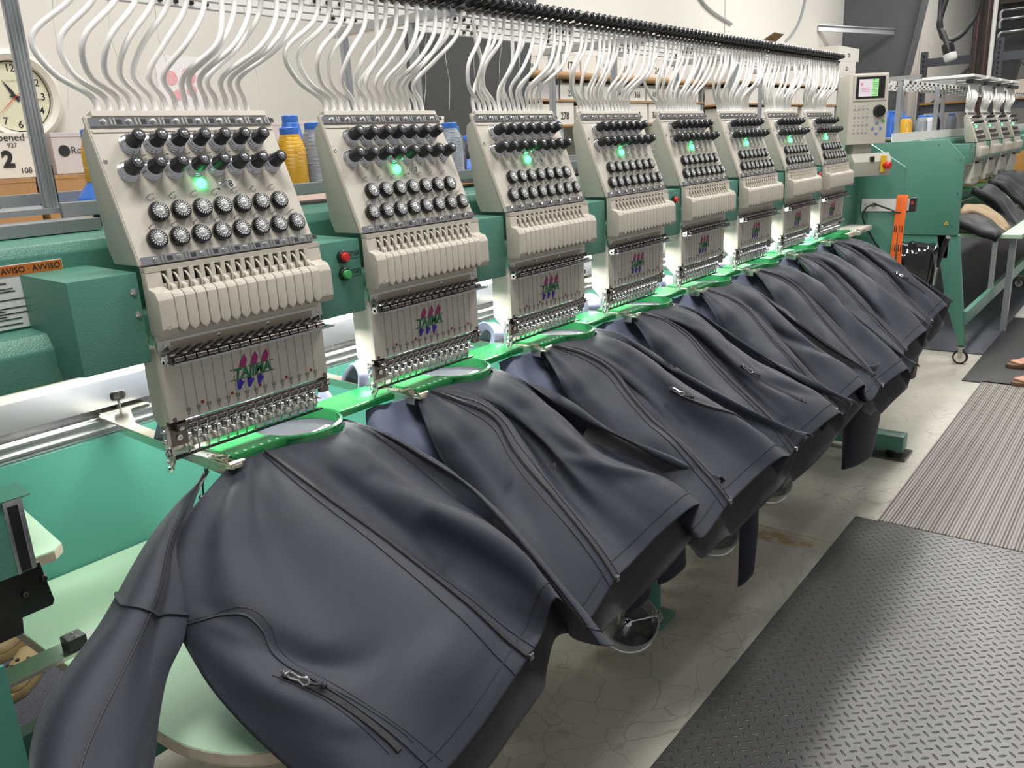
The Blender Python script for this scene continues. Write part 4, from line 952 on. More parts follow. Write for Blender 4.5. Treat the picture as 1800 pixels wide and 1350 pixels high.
def ringtop(L,from_):
    L=[[list(p) for p in l] for l in L]
    for k in range(0,8):
        d=[RING[k][c]-L[k][0][c] for c in range(3)]
        for j in range(4):
            f=(1-j/4)**2
            for c in range(3): L[k][j][c]+=d[c]*f
    L.append([[p[0]+(.030+.02*j/8)*min(1,j/2),p[1]-.004*j*0,p[2]-.11*min(1,j/3)*(1-.75*max(0,(j-4)/4))] for j,p in enumerate(L[7])])
    return L
L8=ringtop(J8,4); L7=ringtop(J7,4)
def sleeve8(t,X,net,disp):
    sn=Net(S8)
    def dp(u,v,p): return .012*math.sin(math.pi*u)*v+noise.noise(p*7)*.008+.004*math.sin(u*14+v*5)*v
    s=sheet('sleeve',sn,44,60,'fabric',t,dp)
    P_=[]
    for k in range(37):
        u=k/36; v=.40+.05*math.sin(u*2.2); P_.append((sn.P(u,v)+sn.N(u,v)*(.0022+dp(u,v,sn.P(u,v))),sn.N(u,v)))
    ribbon('armhole_seam',P_,.0055,.005,'fabric',s)
    ribbon('sleeve_seam',along(sn,lambda v:.42+.1*math.sin(v*4),dp,40,.02,1,.002),.0024,.002,'stitch',s)
def hsleeve(P0,w0,blk=0):
    def f(t,X,net,disp):
        for (a,b_,c,w) in P0:
            bb=B(); pts=crv([Vector(q)+Vector((X,0,0)) for q in (a,b_,c)],9); n=22; rows=[]
            for j,p in enumerate(pts):
                f=j/(len(pts)-1); ww=w*(1.12-.30*f); th=ww*(.42+.1*math.sin(5*f)); row=[]
                for k in range(n):
                    an=k*math.tau/n; r_=1+.10*math.sin(3*an+4*f)+.05*math.sin(7*an+9*f)
                    q=p+Vector((math.cos(an)*ww*r_*.85,math.cos(an)*ww*r_*-.5,0))+Vector((math.sin(an)*th*.5,math.sin(an)*th,0)); q.z+=.020*math.cos(an)*f
                    row.append(bb.bm.verts.new(q))
                rows.append(row)
            for j in range(len(rows)-1):
                for k in range(n): bb.bm.faces.new([rows[j][k],rows[j][(k+1)%n],rows[j+1][(k+1)%n],rows[j+1][k]])
            so=bb.obj('sleeve','fabric',t,smooth=180); md=so.modifiers.new('t','SOLIDIFY'); md.thickness=.004; md.offset=-1
    return f
JL=['nearest and largest navy softshell jacket, pocket zip with silver puller at bottom','navy softshell jacket hooped under head 7, second nearest','navy softshell jacket hooped under head 6, chest pocket zip with silver puller facing the viewer','navy softshell jacket hooped under head 5, small black zip pull mid panel','navy softshell jacket hooped under head 4, pointed hem corner over the next','navy softshell jacket under the third head from the control panel, rounded hem fold','navy softshell jacket under the second head from the control panel','farthest navy softshell jacket, in front of the waste bin']
SEAM8= [(0.026, 0.438), (0.066, 0.418), (0.107, 0.4), (0.14, 0.415), (0.154, 0.466), (0.153, 0.524), (0.162, 0.575), (0.183, 0.631), (0.206, 0.713), (0.227, 0.81), (0.242, 0.905), (0.251, 0.976)]
POCK8= [(0.144, 0.597), (0.166, 0.638), (0.188, 0.691), (0.207, 0.763), (0.221, 0.831), (0.227, 0.878)]
make_jacket(0,L8,JL[0],3/8.,POCK8,1,sleeve8,seam=SEAM8)
hs7=hsleeve([((.45,-.33,.66),(.455,-.34,.52),(.458,-.34,.375),.040),((.52,-.36,.66),(.55,-.365,.53),(.575,-.37,.41),.048)],0)
make_jacket(1,L7,JL[1],2/8.,None,2,hs7)
base=Vector(L7[7][-1])
PK=[((.58,.45),(.66,.84)),((.50,.50),(.56,.86)),None,None,None,((.5,.5),(.55,.8))]
HS=[hsleeve([((.50,-.37,.62),(.56,-.385,.42),(.60,-.37,.17),.034),((.36,-.33,.62),(.385,-.345,.50),(.40,-.33,.385),.036)],0),None,hsleeve([((.56,-.42,.64),(.63,-.42,.44),(.66,-.41,.23),.085)],0),None,None,None]
for q in range(6):
    tg=Vector(HEMS[q]); rr=random.Random(40+q); L=[]
    for k,l in enumerate(L7):
        u=min(1,k/7); sx_=rr.uniform(-.016,.016); sz_=rr.uniform(-.02,.02)
        row=[]
        for j,p in enumerate(l):
            v=j/8; f=v**1.4; g_=.35+.65*u
            p=Vector(p); p.x+=(tg.x-base.x)*f*g_+sx_*f; p.y+=(tg.y-base.y)*f*g_; p.z+=(tg.z-base.z)*f*g_+sz_*math.sin(math.pi*v)
            row.append(p)
        L.append(row)
    make_jacket(2+q,L,JL[2+q],2/8.,PK[q],5+q,HS[q])
# ------------------------------------------------------------------ lowered tables and left-end hardware
t=thing('work_table','mint topped lowered table under the nearest jacket, rounded front corner','table',(-.05,.1,.638))
n=[(-.185,.455),(-.185,-.16)]
import math as _m
cxr,cyr,rr_=-.055,-.16,.13
for k in range(0,10):
    a=_m.radians(180+90*k/9); n.append((cxr+rr_*_m.cos(a)*1.0,cyr+.20*_m.sin(a)))
n+=[(.20,-.36),(.30,-.33),(.34,-.22),(.36,-.02),(3.35,-.02),(3.35,.455)]
B().prism([(p[0],p[1]) for p in n],2,.640,.659,bev=.0015).obj('tabletop','mint',t)
B().prism([(p[0],p[1]) for p in n],2,.6365,.6400).obj('edge_band','mdf',t)
b=B().prism([(p[0]*.998-.0012,p[1]-.0012) for p in n],2,.641,.6575); b.obj('table_edge','mdf',t)
for x in (-.1,1.5,3.2): B().box((x-.02,.30,0),(x+.02,.34,.636)).obj('leg','green',t)
t=thing('side_shelf','small mint topped board with green bracket at the left edge','shelf',(-.25,.2,.80))
B().prism([(-.70,.43),(-.113,.43),(-.106,.41),(-.136,.17),(-.156,.15),(-.70,.15)],2,.832,.852,bev=.002).obj('board','mint',t)
B().prism([(-.70,.4305),(-.1125,.4305),(-.1055,.41),(-.1355,.1695),(-.156,.1495),(-.70,.1495)],2,.8335,.8495).obj('board_edge','mdf',t)
B().prism([(.19,.832),(.24,.832),(.235,.80),(.22,.785)],0,-.19,-.178,bev=.001).obj('bracket','green',t)
t=thing('lift_channel','cut end of a green metal channel with bare silver edge at the left edge','bracket',(-.4,.08,.80))
b=B(); b.prism([(.070,.870),(.070,.985),(.076,.985),(.076,.870)],0,-.9,-.215); b.prism([(.070,.985),(.110,.992),(.110,.998),(.064,.990)],0,-.9,-.2,bev=.0006); b.obj('channel','green',t)
b=B(); b.box((-.2205,.0665,.872),(-.2135,.0700,.984),bev=.0006); b.box((-.2400,.0675,.870),(-.2350,.0700,.985),bev=.0006); b.box((-.2400,.0670,.978),(-.2135,.0700,.988),bev=.0006); b.obj('cut_edge','alu',t)
B().box((-.2350,.0680,.873),(-.2205,.0700,.978)).obj('dark_slot','black',t)
B().box((-.9,.0765,.872),(-.2155,.0835,.978)).obj('channel_core','black',t)
b=B(); b.prism([(-.9,.770),(-.248,.770),(-.245,.795),(-.200,.795),(-.196,.802),(-.205,.872),(-.9,.872)],1,.08,.10); o=b.obj('black_bracket','blackmetal',t)
b=B()
for x,z in ((-.235,.832),(-.205,.845)): b.lathe([(.006,0),(.006,.002),(.0045,.006),(.002,.006),(.002,.004)],(x,.08,z),(0,-1,0),14)
b.obj('bolt','darksteel',t,smooth=40)
t=thing('support_bar','flat polished steel bar carrying a black block, crossing the lower left','bar',(-.35,.08,.70))
B().box((-.9,.065,.700),(-.135,.115,.707),bev=.0008).obj('bar','steel',t)
b=B().box((-.195,.070,.707),(-.165,.100,.727),bev=.002); o=b.obj('stop_block','black',t)
b=B()
for y in (.078,.092): b.lathe([(.0038,0),(.0038,.0006),(.0022,.0006),(.0022,-.002)],(-.180,y,.727),(0,0,1),12)
b.obj('block_screw','darksteel',o)
o=B().box((-1.3,-.105,0),(-.335,-.10,.835),bev=.001).obj('side_cover','green_flat',None,(-.8,-.1,0)); tag(o,'green sheet metal cover at the lower left edge of the picture','cover')
t=thing('machine_stand','green stand beams under the near end of the machine','stand',(-.2,.5,.2))
B().box((-1.2,.46,.30),(.5,.50,.355),bev=.002).obj('frame_beam','green',t)
B().box((-1.2,.40,.18),(.5,.46,.25),bev=.002).obj('frame_beam','green',t)
for x in (-.9,.45): B().box((x-.03,.42,0),(x+.03,.50,.645)).obj('leg','green',t)
def clog(x,y,rz,lab):
    t=thing('clog',lab,'shoe',(x,y,.009),'tan clogs behind the machine',rz)
    b=B(); prof=[(-.14,.028),(-.11,.04),(-.03,.036),(.04,.047),(.10,.046),(.135,.025)]
    P=[(px,w_) for px,w_ in prof]; pl=[(px,-w_) for px,w_ in P]+[(px,w_) for px,w_ in P[::-1]]
    b.prism(pl,2,0,.028,bev=.006); b.obj('sole','shoe',t,smooth=40)
    b=B(); R_=[]
    for k in range(13):
        f=k/12; px=-.02+.152*f; wd=(.045 if f<.7 else .045*math.sqrt(max(.02,1-((f-.7)/.3)**2))); hh=.028+(.062*(1-f*.55)) if f<.8 else .028+.035*math.sqrt(max(.0,1-((f-.8)/.2)**2))
        R_.append([b.bm.verts.new((px,wd*math.cos(a),.024+(hh-.024)*math.sin(a))) for a in [math.pi*q/12 for q in range(13)]])
    for i in range(12):
        for q in range(12): b.bm.faces.new([R_[i][q],R_[i+1][q],R_[i+1][q+1],R_[i][q+1]])
    up=b.obj('upper','shoe',t,smooth=60); md=up.modifiers.new('t','SOLIDIFY'); md.thickness=.004
    b=B()
    for px,a in ((.02,60),(.05,60),(.08,60),(.035,90),(.065,90),(.02,120),(.05,120),(.08,120)):
        a=math.radians(a); rr0=.058; b.lathe([(.006,0),(.006,.004)],(px,.043*math.cos(a),.024+(rr0*.92-.15*(px-.02)*.3)*math.sin(a)),(0,math.cos(a),math.sin(a)),10)
    b.obj('vent_hole','ink',up)
clog(.17,1.50,math.radians(-150),'tan perforated clog farther from the camera, behind the table corner')
clog(.10,1.27,math.radians(-140),'tan perforated clog nearer the camera, seen under the steel bar')
# ------------------------------------------------------------------ cap frames hanging under the bed
def capframe(x,y,z,lab,full=True):
    t=thing('cap_hoop',lab,'cap hoop',(x,y,z-.05),'round metal cap hoops under the machine')
    ax=Vector((-.35,-.45,.82)).normalized(); b=B(); b.lathe([(.082,-.03),(.086,-.03),(.086,-.012),(.083,-.010),(.083,.014),(.087,.016),(.087,.028),(.082,.028),(.082,-.03)],(x,y,z),ax,40); b.obj('frame_ring','dialmetal',t,smooth=35)
    b=B(); b.lathe([(.084,-.034),(.084,-.030),(.001,-.030)],(x,y,z),ax,32); b.obj('frame_back','steel',t,smooth=30)
    b=B(); a=ax.orthogonal().normalized(); c=Vector((x,y,z)); b.lathe([(.014,-.03),(.014,.0),(.008,.004),(.001,.004)],c,ax,18)
    d=Vector((.75,-.55,0)); d=(d-ax*d.dot(ax)).normalized(); b.tube([c+ax*.0,c+d*.04,c+d*.083],.004,8); b.obj('hub_arm','chrome',t,smooth=40)
    b=B(); q=c+d*.088; b.box(tuple(q-Vector((.008,.010,.018))),tuple(q+Vector((.008,.010,.018))),bev=.003); b.tube([q+Vector((0,-.012,.016)),q+Vector((.006,-.016,0)),q+Vector((0,-.012,-.016))],.003,6,3)
    q2=c-d*.086+ax*.01; b.box(tuple(q2-Vector((.010,.012,.018))),tuple(q2+Vector((.010,.012,.018))),bev=.003); b.obj('latch','chrome',t,smooth=40)
    b=B(); e=c-d*.03+ax*.01
    b.tube([e,Vector((x-.02,y-.0,z+.14)),Vector((x-.02,y+.06,.48))],.011,10); b.tube([e+Vector((.02,0,0)),Vector((x+.02,y,z+.13))],.006,8); b.box((x-.055,y+.045,.46),(x+.02,y+.075,.64)); b.obj('hanger_rod','clampmetal',t,smooth=40)
    return t
capframe(1.150,-.165,.135,'round steel cap frame hanging under the second jacket, facing the viewer')
capframe(1.70,-.17,.19,'round steel cap frame partly behind hanging sleeves under the third jacket')
capframe(2.12,-.19,.22,'round steel cap frame nearly hidden under the fourth jacket')
# ------------------------------------------------------------------ control panel and stand
A=Vector((3.76,.085,1.375))
t=thing('control_console','beige control box with colour screen, dial and blue arrow keys at the far end','control panel',tuple(A),None,math.radians(-45))
B().prism([(.0,.0),(.0,.20),(.008,.335),(.115,.325),(.135,.0)],0,.0,.205,bev=.004).obj('panel_housing','beige',t,smooth=30)
b=B(); b.box((.018,-.004,.205),(.192,.004,.328),bev=.003); o=b.obj('screen_bezel','beige',t)
o2=B().box((.030,-.0055,.216),(.180,-.003,.318)).obj('screen_glass','screen',t)
B().box((.044,-.0065,.226),(.110,-.0055,.306)).obj('screen_image','scr_l',o2)
B().box((.110,-.0065,.226),(.145,-.0055,.306)).obj('screen_menu','scr_g',o2)
b=B(); 
for k in range(8): b.box((.115,-.0070,.232+.008*k),(.14,-.0066,.234+.008*k))
text_bm(b,'9',(.120,-.0070,.300),(1,0,0),(0,0,1),.014); b.obj('menu_print','ink',o2)
b=B()
for k,L_ in enumerate((.046,.05,.036)): b.box((.077-L_/2,-.0070,.264-.008*k),(.077+L_/2,-.0066,.267-.008*k))
b.box((.052,-.007,.275),(.064,-.0066,.290)); b.obj('screen_print','pinkink',o2)
b=B().lathe([(.030,0),(.030,.006),(.027,.016),(.025,.020),(.0005,.021)],(.158,0,.155),(0,-1,0),28); b.obj('dial_knob','blackmetal',t,smooth=35)
b=B()
for r in range(4):
    for c in range(4): 
        x=.032+.022*c; z=.172-.037*r
        b.box((x-.007,-.0025,z-.008),(x+.007,0.0,z+.006),bev=.001)
b.obj('keypad','greypad',t)
b=B()
for r in range(4):
    for c in range(4):
        x=.032+.022*c; z=.172-.037*r; b.box((x-.004,-.0035,z-.004),(x+.004,-.0025,z-.003)); b.box((x-.002,-.001,z+.009),(x+.002,-.0,z+.0115))
b.obj('key_print','ink',t)
b=B()
for dx,dz,pts in ((0,.026,((-.009,-.006),(.009,-.006),(0,.009))),(0,-.026,((-.009,.006),(.009,.006),(0,-.009))),(-.022,0,((.006,-.009),(.006,.009),(-.009,0))),(.022,0,((-.006,-.009),(-.006,.009),(.009,0)))):
    b.prism([(.152+dx+p[0],.073+dz+p[1]) for p in pts],1,-.003,.0)
b.obj('arrow_key','btnblue',t)
B().lathe([(.007,0),(.007,.003),(.0005,.0035)],(.185,0,.108),(0,-1,0),16).obj('start_key','btn_green',t)
B().box((.05,.03,-.05),(.15,.11,.0),bev=.004).obj('panel_neck','beige_dark',t)
t=thing('switch_box','grey-beige switch housing with yellow plate and red emergency stop under the control panel','switch box',(3.76,.05,1.22),None,math.radians(-45))
B().prism([(-.02,.0),(.10,.0),(.10,.105),(.0,.11),(-.03,.07)],0,-.01,.19,bev=.004).obj('housing','beige_dark',t,smooth=30)
o=B().box((.128,-.037,.015),(.158,-.030,.098),bev=.003).obj('stop_plate','yellow',t)
b=B().lathe([(.011,0),(.011,.012),(.018,.014),(.019,.030),(.014,.036),(.0005,.037)],(.146,-.036,.050),(.35,-1,0),24); b.obj('emergency_stop','red',t,smooth=35)
B().box((.075,-.036,.07),(.095,-.022,.095),bev=.002).obj('rocker_switch','black',t)
# metal cable plate, black box, lanyards, cable
t=thing('cable_plate','white metal plate with small black box bolted across the cabinet end','plate',(4.14,-.02,1.02))
B().box((4.088,-.155,1.022),(4.092,.085,1.088)).obj('plate','white',t)
b=B()
for y,z in ((.067,1.058),(.036,1.055)): b.lathe([(.0035,0),(.0035,.001)],(4.088,y,z),(-1,0,0),10)
b.box((4.079,.010,1.046),(4.088,.028,1.066),bev=.001)
b.obj('plate_fixing','darksteel',t)
B().box((4.075,-.185,1.022),(4.115,-.156,1.092),bev=.003).obj('power_box','black',t)
B().box((4.0735,-.178,1.062),(4.075,-.164,1.075)).obj('box_mark','red',t)
o=B().tube([(4.084,.02,1.055),(4.075,.0,1.055),(4.07,-.06,1.035),(4.072,-.11,1.018),(4.08,-.16,1.025)],.0045,8,5).obj('power_cable','black',None,(4.1,0,1.03),smooth=60); tag(o,'short black cable running along the white plate to the black box','cable')
o=B().tube([(4.084,.025,1.055),(4.06,.05,1.045),(4.05,.065,1.0),(4.06,.045,.94),(4.07,.0,.86),(4.09,-.025,.80),(4.09,-.03,.6)],.0045,8,5).obj('power_cable','black',None,(4.1,0,.8),smooth=60); tag(o,'black cable looping down from the white plate beside the bin','cable')
rr=random.Random(2)
for k in range(5):
    y=-.098-.010*k; dy=rr.uniform(-.012,.012)
    t=thing('lanyard','orange printed lanyard in the bundle hanging from the white plate','lanyard',(4.10,y,1.08),'orange lanyards hanging from the plate')
    b=B(); P=[(4.100,y,1.05),(4.096,y,1.096),(4.084,y-.001,1.092),(4.076-.003*k,y,1.0),(4.072-.003*k,y+dy*.5,.86),(4.074-.003*k,y+dy,.655-.008*k)]
    b.strip(crv([Vector(p) for p in P],6),.014,.0014,(1,0,.0)); b.obj('strap','orange',t)
    b=B(); 
    for q in range(3): b.strip([(4.0705-.003*k,y+dy*.5*f,z) for f,z in ((.6,.95-.1*q),(.8,.915-.1*q))],.0045,.0008,(1,0,0))
    b.obj('strap_print','ink',t)
# waste bin
t=thing('waste_bin','black waste bin with shiny bin liner folded over the rim','bin',(4.56,-.03,0))
B().lathe([(.125,.0),(.13,.01),(.165,.74),(.17,.76),(.16,.76),(.155,.68),(.12,.05),(.001,.05)],(4.56,-.03,0),(0,0,1),36).obj('bin_body','rubberblack',t,smooth=40)
b=B(); n=72; rows=[]; rr=random.Random(8)
prof=[(.145,.66),(.165,.77),(.180,.785),(.190,.74),(.190,.66),(.187,.56)]
for (r,z) in prof:
    rows.append([b.bm.verts.new((4.56+(r+.010*noise.noise(Vector((k*.35,z*16,0))))*math.cos(k*math.tau/n),-.03+(r+.010*noise.noise(Vector((k*.35,z*16,3))))*math.sin(k*math.tau/n),z+.022*noise.noise(Vector((k*.30,5,z*9))))) for k in range(n)])
for i in range(len(rows)-1):
    for k in range(n): b.bm.faces.new([rows[i][k],rows[i][(k+1)%n],rows[i+1][(k+1)%n],rows[i+1][k]])
b.obj('bin_liner','bag',t,smooth=180)
b=B(); b.tube([(4.60,-.210,.66),(4.60,-.225,.72),(4.60,-.245,.80),(4.58,-.26,.835)],.014,8,4); b.obj('bin_handle','black',t,smooth=50)
# ------------------------------------------------------------------ second machine at the far right
M2=machine_body(5.0,11.5,'second green embroidery machine at the far right behind the bin','embroidery machine',.6,0,[(6.45,6.69)]+[(7.03+.6*k,7.29+.6*k) for k in range(7)],5)
B().prism([(-.235,1.251),(-.238,.80),(-.20,.80),(.45,.80),(.45,1.36),(-.136,1.36)],0,4.975,5.0,bev=.002).obj('end_cover','green',M2,smooth=30)
b=B(); b.lathe([(.006,0),(.006,.003)],(4.975,-.215,1.245),(-1,0,0),10)
for y,z in ((-.20,.86),(-.215,1.05),(.25,1.33),(-.09,1.335)): b.lathe([(.005,0),(.005,.003)],(4.975,y,z),(-1,0,0),10)
b.obj('cover_screw','chrome',M2)
B().prism([(-.155,.862),(-.182,.862),(-.1685,.886)],0,4.972,4.975).obj('warning_sign','yellow',M2)
b=B(); b.prism([(-.164,.866),(-.174,.866),(-.169,.878)],0,4.971,4.972); b.obj('sign_mark','ink',M2)
B().prism([(-.245,.80),(-.12,.80),(-.20,.40),(-.30,.12),(-.335,.12)],0,4.985,5.02,bev=.003).obj('front_leg','green',M2,smooth=30)
B().box((5.02,.05,.60),(5.04,.45,.80)).obj('lower_cover','green',M2)
B().box((4.985,-.19,.66),(5.0,.45,.80)).obj('lower_cover','green',M2)
B().box((5.0,-.33,.25),(9.0,-.30,.335),bev=.003).obj('frame_beam','green',M2)
for x in (5.9,6.7,8.0): B().box((x-.03,-.325,.3),(x+.03,-.30,.66)).obj('frame_post','alu_grey',M2)
B().box((7.9,-.33,.12),(7.97,-.26,.66)).obj('rear_leg','green',M2)
def caster(x,y,lab):
    t=thing('swivel_castor',lab,'castor',(x,y,0),'castors under the far machine')
    B().lathe([(.040,-.012),(.044,-.009),(.044,.009),(.040,.012)],(x,y,.044),(1,0,0),24).obj('tyre','black',t,smooth=40)
    B().lathe([(.033,-.014),(.033,.014)],(x,y,.044),(1,0,0),20).obj('hub','cream',t,smooth=40)
    b=B(); b.box((x-.02,y-.012,.045),(x-.016,y+.012,.108)); b.box((x+.016,y-.012,.045),(x+.02,y+.012,.108)); b.box((x-.025,y-.025,.104),(x+.025,y+.025,.112)); b.obj('fork','steel',t)
caster(5.0,-.315,'caster wheel with cream hub under the near leg of the far machine'); caster(7.93,-.25,'caster wheel with cream hub under the farther leg of the far machine')
t=thing('work_table','pale topped table in front of the far machine heads','table',(8.0,-.1,.66))
B().box((5.95,-.46,.672),(11,.44,.70),bev=.003).obj('tabletop','mint',t)
for x in (6.05,10.8):
    for y in (-.40,.38): B().box((x-.02,y-.02,0),(x+.02,y+.02,.672)).obj('leg','alu_grey',t)
# simplified far heads
def far_head():
    t=thing('embroidery_unit','x','embroidery head',(0,.05,.98),'embroidery heads on the far machine')
    B().prism([(.004,1.306),(.080,1.52),(.100,1.505),(.1035,1.487),(.083,1.33),(.072,1.306)],0,-.0085,.318,bev=.002).obj('head_body','beige_dark',t,smooth=30)
    b=B(); slab(b,-.0095,.3245,-.006,.236,-.009,0,bev=.002); b.obj('front_plate','beige',t)
    b=B(); slab(b,-.006,.323,.2165,.2305,.001,.004); slab(b,-.006,.323,-.0065,.0065,.001,.004); b.obj('guide_strip','chrome',t)
    for s,n in ((.1865,7),(.143,8)):
        b=B(); c=B()
        for k in range(n):
            x=(.045 if n==7 else .0265)+.038*k; b.lathe([(.0082,.012),(.0094,.030),(.0085,.036),(.0005,.0365)],pan(x,s),UNv,12); c.lathe([(.0145,0),(.0135,.006),(.010,.012),(.0005,.012)],pan(x,s),UNv,12)
        o=b.obj('knob_row','rubberblack',t,smooth=40); c.obj('knob_base','chrome',o,smooth=40)
    for s,n in ((.074,7),(.031,8)):
        b=B()
        for k in range(n): b.lathe([(.015,0),(.016,.008),(.012,.0125),(.0005,.0125)],pan((.049 if n==7 else .030)+.038*k,s),UNv,14)
        b.obj('dial_row','darksteel',t,smooth=30)
    b=B(); b.lathe([(.009,0),(.0080,.004),(.0005,.009)],pan(.142,.1165),UNv,14); b.obj('indicator_lamp','led',t,smooth=60)
    b=B(); b.prism([(-.002,1.198),(-.037,1.199),(-.041,1.210),(-.041,1.255),(-.034,1.267),(-.018,1.272),(-.015,1.300),(-.002,1.302)],0,-.0075,.3285,bev=.001); b.obj('takeup_cover','cover',t,smooth=30)
    b=B(); b.box((.004,-.03,1.149),(.325,-.004,1.165)); b.obj('roller_rail','darksteel',t)
    B().box((0,0,1.04),(.3255,.012,1.198)).obj('needle_case','beige',t)
    b=B()
    for k in range(15): x=.033+.0188*k; b.cyl((x,.014,1.04),(x,.016,.987),.0028,6)
    b.obj('presser_feet','chrome',t)
    B().box((.0,.012,1.00),(.325,.06,1.13)).obj('head_arm','cream',t)
    return t
fh=far_head(); FL=['nearest','second','third','fourth']
for i in range(4):
    X=6.70+.6*i
    o=fh if i==0 else copy_tree(fh,(X,.05,.98))
    o['label']='small far embroidery head with green lamp, %s on the far machine'%FL[i]
    if i==0: o.location=(X,.05,.98)
for i,o in enumerate([x for x in bpy.data.objects if x.name.startswith('embroidery_unit') and x.get('group')=='embroidery heads on the far machine']):
    X=o.location.x; tubes(o,X,X+.0,.026,70+i,(X,.05,.98),r=.0075,ztop=1.735)
for i in range(4):
    X=6.70+.6*i; t=thing('tension_bar','black tension bar over far head, %s on the far machine'%FL[i],'tension bar',(X,.1,1.75),'tension bars on the far machine')
    B().box((X-.02,.06,1.737),(X+.42,.11,1.765),bev=.004).obj('cap_row','black',t); B().box((X-.05,.05,1.780),(X+.44,.46,1.80),bev=.003).obj('guide_cover','white',t)
t=thing('thread_stand','aluminium thread stand with pierced rails on the far machine','thread stand',(7,.3,1.35))
B().box((5.05,.20,1.372),(11,.50,1.385)).obj('tray','alu_grey',t)
B().box((5.05,.195,1.352),(11,.20,1.41)).obj('tray_lip','white',t)
for x,y in ((5.25,.22),(5.25,.46),(6.3,.22),(6.3,.46),(7.7,.22),(7.7,.46)): B().box((x-.014,y-.014,1.385),(x+.014,y+.014,1.73)).obj('pole','pole',t)
for j,y in enumerate((.16,.24,.32,.40,.46)):
    r=B().box((5.1,y-.003,1.70),(11,y+.003,1.725)).obj('guide_rail','white',t); b=B(); 
    for k in range(45): b.box((5.2+.13*k+.03*j,y-.005,1.706),(5.245+.13*k+.03*j,y-.003,1.719))
    b.obj('rail_hole','ink',r)
for x in (5.25,6.3,7.7): B().box((x-.02,.10,1.728),(x+.02,.52,1.755)).obj('cross_arm','alu',t)
for (x,y,m_,lab,h) in ((5.45,.30,'t_blue','bright blue thread cone on the far stand beside the control panel',.15),(5.62,.40,'t_green','dark green thread cone left of the yellow one on the far stand',.115),(5.80,.30,'t_yellow','golden thread cone on blue foot on the far stand',.115),(5.98,.40,'t_green','leaf green thread cone right of the golden one on the far stand',.115),(6.12,.44,'t_brown','brown thread cone on the far stand',.11),(6.25,.30,'t_grey','grey thread cone on the far stand left of the white one',.12),(6.52,.30,'t_white','white thread cone with blue foot on the far stand',.12),(6.78,.32,'t_navy','navy thread cone on the far stand right of the white one',.12),(7.0,.40,'t_red','dark red thread cone on the far stand',.12),(7.28,.30,'t_grey','silver grey thread cone on the far stand left of the near far-head',.13),(6.35,.47,'t_blue','blue thread cone at the back of the far stand behind the grey one',.16),(5.95,.48,'t_blue','blue thread cone at the back of the far stand behind the golden one',.16)):
    cone(x,y,1.386,m_,lab,h=h,r=.042,r2=.026,base=0,grp='thread cones on the far stand')
# hoops and dark bags on the far machine
for i in range(4):
    X=6.70+.6*i
    o=B().prism([(X+.02,-.04),(X+.5,-.04),(X+.5,.10),(X+.02,.10)],2,.955,.970,bev=.002).obj('embroidery_hoop','hoop',None,(X+.2,.03,.955)); tag(o,'green hoop plate under far head, %s on the far machine'%FL[i],'hoop','hoops on the far machine')
def bag(X,lab,m_='blackcloth',z0=.701,zt=.965,w_=.34,y0=-.34):
    b=B(); rws=[]; 
    for i in range(25):
        u=i/24; r=[]
        for j in range(15):
            v=j/14; x=X+w_*u*1.0-.05*v; y=-.02+(y0+.02)*v; z=zt-(zt-z0)*v**1.6+.03*math.sin(u*9+X*3)*math.sin(math.pi*v)+.03*noise.noise(Vector((x*7,y*9,X)))
            r.append(b.bm.verts.new((x,y,max(z,z0))))
        rws.append(r)
    for i in range(24):
        for j in range(14): b.bm.faces.new([rws[i][j],rws[i+1][j],rws[i+1][j+1],rws[i][j+1]])
    o=b.obj('backpack',m_,None,(X+.15,-.15,z0),smooth=180); md=o.modifiers.new('t','SOLIDIFY'); md.thickness=.05; md.offset=-1; tag(o,lab,'bag','bags hooped on the far machine'); return o
for i in range(4): bag(6.62+.6*i,'black cloth bag hooped on the far machine, %s from the viewer'%FL[i],w_=.55)
o=bag(6.2,'khaki and black bag lying on the pale table by the green end cover','khaki',zt=.86,w_=.22); o['group']='bags on the table'
o=bag(5.9,'black bag slumped on the pale table by the green end cover',zt=.82,w_=.75); o['group']='bags on the table'
del o['group']
# ------------------------------------------------------------------ far right background
t=thing('pallet_rack','blue-grey bolted storage rack in the far right background','rack',(14,1.4,0))
for y,zt in ((2.05,2.52),(1.04,2.62),(.35,2.6)):
    u_=B().box((13.96,y-.045,0),(14.04,y+.045,zt)).obj('upright','rackblue',t); b=B()
    for k in range(24): b.box((13.955,y-.012,zt-.05-.07*k),(13.96,y+.012,zt-.085-.07*k))
    b.obj('slot_row','ink',u_)
for z in (2.30,1.62): B().box((13.97,.35,z),(14.03,2.05,z+.12)).obj('beam','rackblue',t)
b=B(); b.cyl((14,1.9,1.75),(14,1.35,2.30),.03,6); b.cyl((14,.75,2.28),(14,.1,1.6),.03,6); b.obj('brace','rackblue',t)
B().box((13.9,.35,1.745),(14.9,2.05,1.77)).obj('deck','wood',t)
for y0,y1,z0,m_,lab in ((1.1,1.95,.9,'boxwhite','large pale bin of goods on the lower rack level'),(.4,1.0,1.0,'cardboard','brown carton on the lower rack level')):
    pass
o=B().box((12.5,-.2,0),(12.9,1.62,1.33),bev=.01).obj('counter','wood',None,(12.7,.7,0)); tag(o,'orange-brown wooden counter behind the far machine','counter')
o=B().box((14.1,.5,1.771),(14.7,.95,2.02),bev=.01).obj('carton','boxwhite',None,(14.4,.7,1.771)); tag(o,'pale carton on the deck of the blue-grey rack','box')
